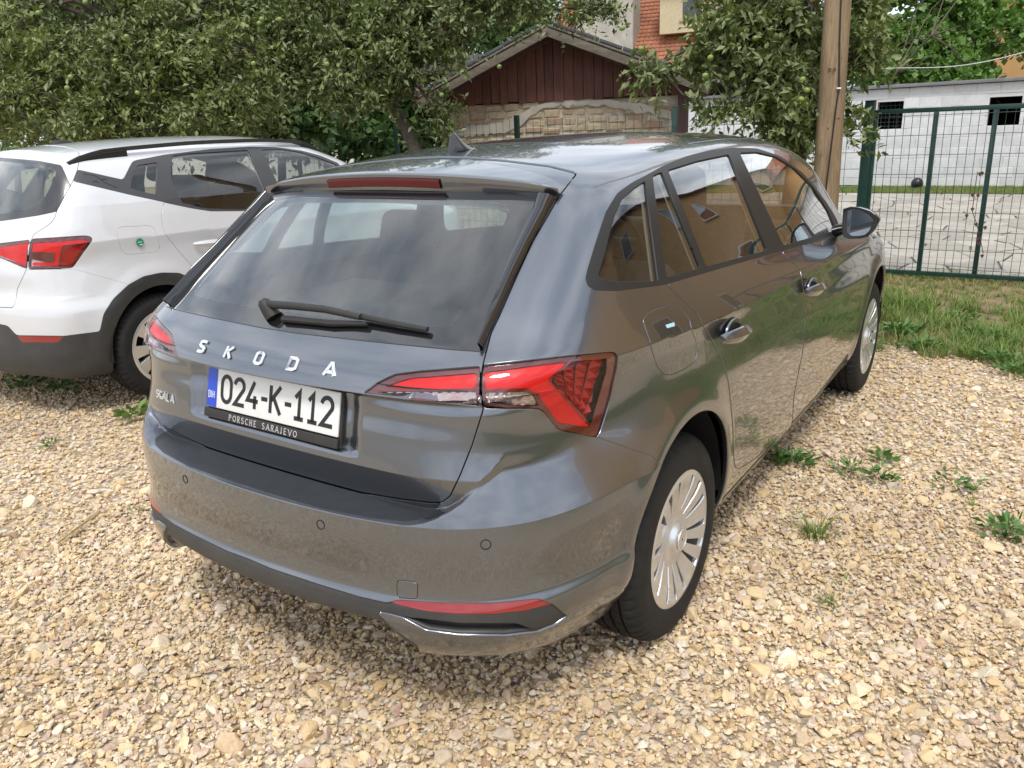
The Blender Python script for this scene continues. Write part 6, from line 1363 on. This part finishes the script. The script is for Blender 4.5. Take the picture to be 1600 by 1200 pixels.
tree('willow_shrub', 'pale feathery shrub at the far left edge of the picture', 'shrub', G0(25, 380, 10.5), [G0(25, 380, 10.5), P3(25, 220, 10.5), P3(28, 80, 10.5)], [(20, 150, 10.6, 60, 90, .5, 70), (40, 60, 10.8, 50, 60, .5, 30), (-160, 120, 11.2, 150, 110, .8, 90), (-480, 130, 11.0, 220, 120, .9, 120)], M['light_leaf'], 5, leaf=(.09, .012), per=9, twigs=9, rad=.05, limbs=10)
tree('vine', 'bright green vine tumbling over the white wall on the right', 'vine', (-2.4, 18.4, 0), [(-2.4, 18.4, 0), (-2.2, 18.6, 1.2), (-1.8, 18.9, 2.3), (-1.2, 19, 3.0)], [(1440, 80, 18.6, 110, 60, .7, 200), (1390, 112, 18.0, 70, 26, .3, 70), (1500, 20, 18.6, 70, 50, .6, 70), (1520, 140, 17.4, 14, 26, .15, 10), (1500, 115, 18, 60, 20, .3, 50), (1350, 30, 18.6, 50, 50, .5, 40), (1400, -40, 18.6, 160, 50, .8, 60), (1590, 60, 17.6, 16, 60, .3, 16)], M['vine_leaf'], 6, leaf=(.13, .062), per=6, twigs=9, twig=.36, rad=.05, limbs=12)
tree('background_tree', 'dense dark tree mass far behind the left apple trees', 'tree', G0(330, 300, 15), [G0(330, 300, 15), P3(330, 180, 15), P3(330, 60, 15)], [(330, 60, 15, 190, 160, 1.2, 190), (120, 120, 14, 150, 110, 1.2, 150), (590, 60, 14.5, 110, 60, .8, 60), (790, 40, 19, 70, 60, .8, 60), (600, 205, 12.8, 130, 40, .5, 46), (480, 180, 13.5, 60, 50, .5, 24)], M['maple_leaf'], 7, leaf=(.16, .05), per=7, twigs=10, twig=.55, rad=.14, limbs=16)
# weeds in the gravel and along its edge
def rosette(name, label, px, py, n, size, mat, seed, kind='leaf', group='weeds growing through the gravel', spread=1.0):
    p = unp(np.array((px, py), float), 'z', .01); r = np.random.default_rng(seed); o = empty(name, (p[0], p[1], 0), label=label, cat='weed', group=group)
    if kind == 'grass':
        me = blade_mesh('blades', n, .02*spread, size*.5, size, mat, .0035, 1.1, seed); b = bpy.data.objects.new('blades', me); COL.objects.link(b); b.parent = o; b['kind'] = 'stuff'; return o
    a = r.uniform(0, 6.28, n); el = r.uniform(.1, .9, n); D = np.stack([np.cos(a)*np.cos(el), np.sin(a)*np.cos(el), np.sin(el)], 1); st = r.uniform(.0, 1, n)*size*spread; B = np.stack([np.cos(a)*st, np.sin(a)*st*.8, r.uniform(.01, .05, n)+.3*size*r.random(n)], 1)
    V, T, rv = leaf_cloud(B, D, size*r.uniform(.5, 1.1, n), size*.20*r.uniform(.8, 1.2, n), r); leaf_obj('leaves', V, T, rv, mat, o); return o
W = M['weed']; Gm = M['grass']
rosette('weed', 'bushy green weed against the sill of the grey car', 1238, 724, 90, .055, W, 31, spread=1.5)
rosette('weed', 'small dark weed in the gravel, farthest from the rear wheel', 1377, 722, 30, .05, W, 32, spread=1.0)
rosette('weed', 'flat trailing weed in the gravel beside the sill weed', 1330, 742, 40, .045, W, 33, spread=2.0); rosette('weed', 'spiky end of the trailing weed in the gravel', 1372, 752, 30, .05, W, 34, spread=1.3)
rosette('weed', 'thin flat weed in the gravel near the right edge', 1490, 764, 40, .045, W, 35, spread=2.2)
rosette('grass_tuft', 'upright tuft of grass in the gravel right of the rear wheel', 1275, 838, 46, .13, Gm, 36, 'grass', spread=2.0)
rosette('weed', 'leafy weed clump cut by the right edge of the picture', 1578, 838, 80, .055, W, 37, spread=1.9)
rosette('grass_tuft', 'tiny grass sprout low in the gravel right of the wheel', 1305, 945, 16, .06, Gm, 38, 'grass', spread=1.5); rosette('grass_tuft', 'single grass blades above the tiny sprout', 1318, 912, 5, .05, Gm, 39, 'grass'); rosette('grass_tuft', 'small grass sprout near the right edge leafy clump', 1520, 793, 7, .07, Gm, 40, 'grass')
rosette('weed', 'round leaved weed beside the rear tyre of the white car', 208, 655, 40, .085, m_leaf('broad_weed_leaf', (.16, .27, .06), (.2, .3, .1), .25, .3, .45), 41, spread=.9)
rosette('weed', 'small flat weed alone in the gravel at the left', 80, 698, 24, .04, W, 42, spread=1.2); rosette('grass_tuft', 'faint grass sprout left of the grey bumper', 208, 800, 22, .045, Gm, 43, 'grass', spread=2)
rosette('weed', 'dark weed in the shade under the white bumper, nearest the corner', 40, 602, 50, .07, W, 44, spread=1.8); rosette('weed', 'dark weed in the shade under the white bumper, nearest the tyre', 95, 612, 40, .06, W, 45, spread=1.6)
for k, (px, py, n, s) in enumerate(((1400, 522, 150, .075), (1440, 545, 90, .06), (1560, 565, 120, .06), (1540, 530, 90, .06), (1590, 585, 80, .055), (1500, 500, 70, .055))):
    rosette('weed', ['leafy green clump beside the front wheel of the grey car', 'low leafy clump at the gravel edge right of the front wheel', 'leafy weed patch at the right end of the gravel edge', 'leafy weed patch behind the right end of the gravel edge', 'leafy weeds at the right picture edge on the gravel border', 'leafy weeds in the middle of the grass strip'][k], px, py, n, s, W, 60+k, group='leafy weeds along the grass edge', spread=2.2)
def straw():
    a = unp(np.array((78., 858.)), 'z', .02); b = unp(np.array((158., 803.)), 'z', .03); r = np.random.default_rng(2); mb = MB()
    for k in range(16): o1, o2 = r.normal(0, .012, 3)*[1, 1, .3], r.normal(0, .004, 3); mb.tube([a+o1, (a+b)/2+r.normal(0, .006, 3)+[0, 0, .012], b+o2+[0, 0, .012]], .0012, 4)
    o = mb.build('straw_bundle', plain('dry_straw', (.50, .38, .19), .8)); tag(o, 'thin bundle of dry straw lying on the gravel at the left', 'straw')
straw()
# ---------------------------------------------------------------- the two cars
car = empty('grey_hatchback', label='dark grey metallic hatchback seen from behind, number plate 024-K-112', cat='car', group='cars parked on the gravel')
HS, HL, HP, _lid, _doors = build_hatch(car)
hatch_details(car, HS, HL, HP, _lid, _doors)
suv = empty('white_suv', SUV_OFF.tolist(), label='white compact crossover with black roof rails cut off by the left edge', cat='car', group='cars parked on the gravel')
build_suv(suv)
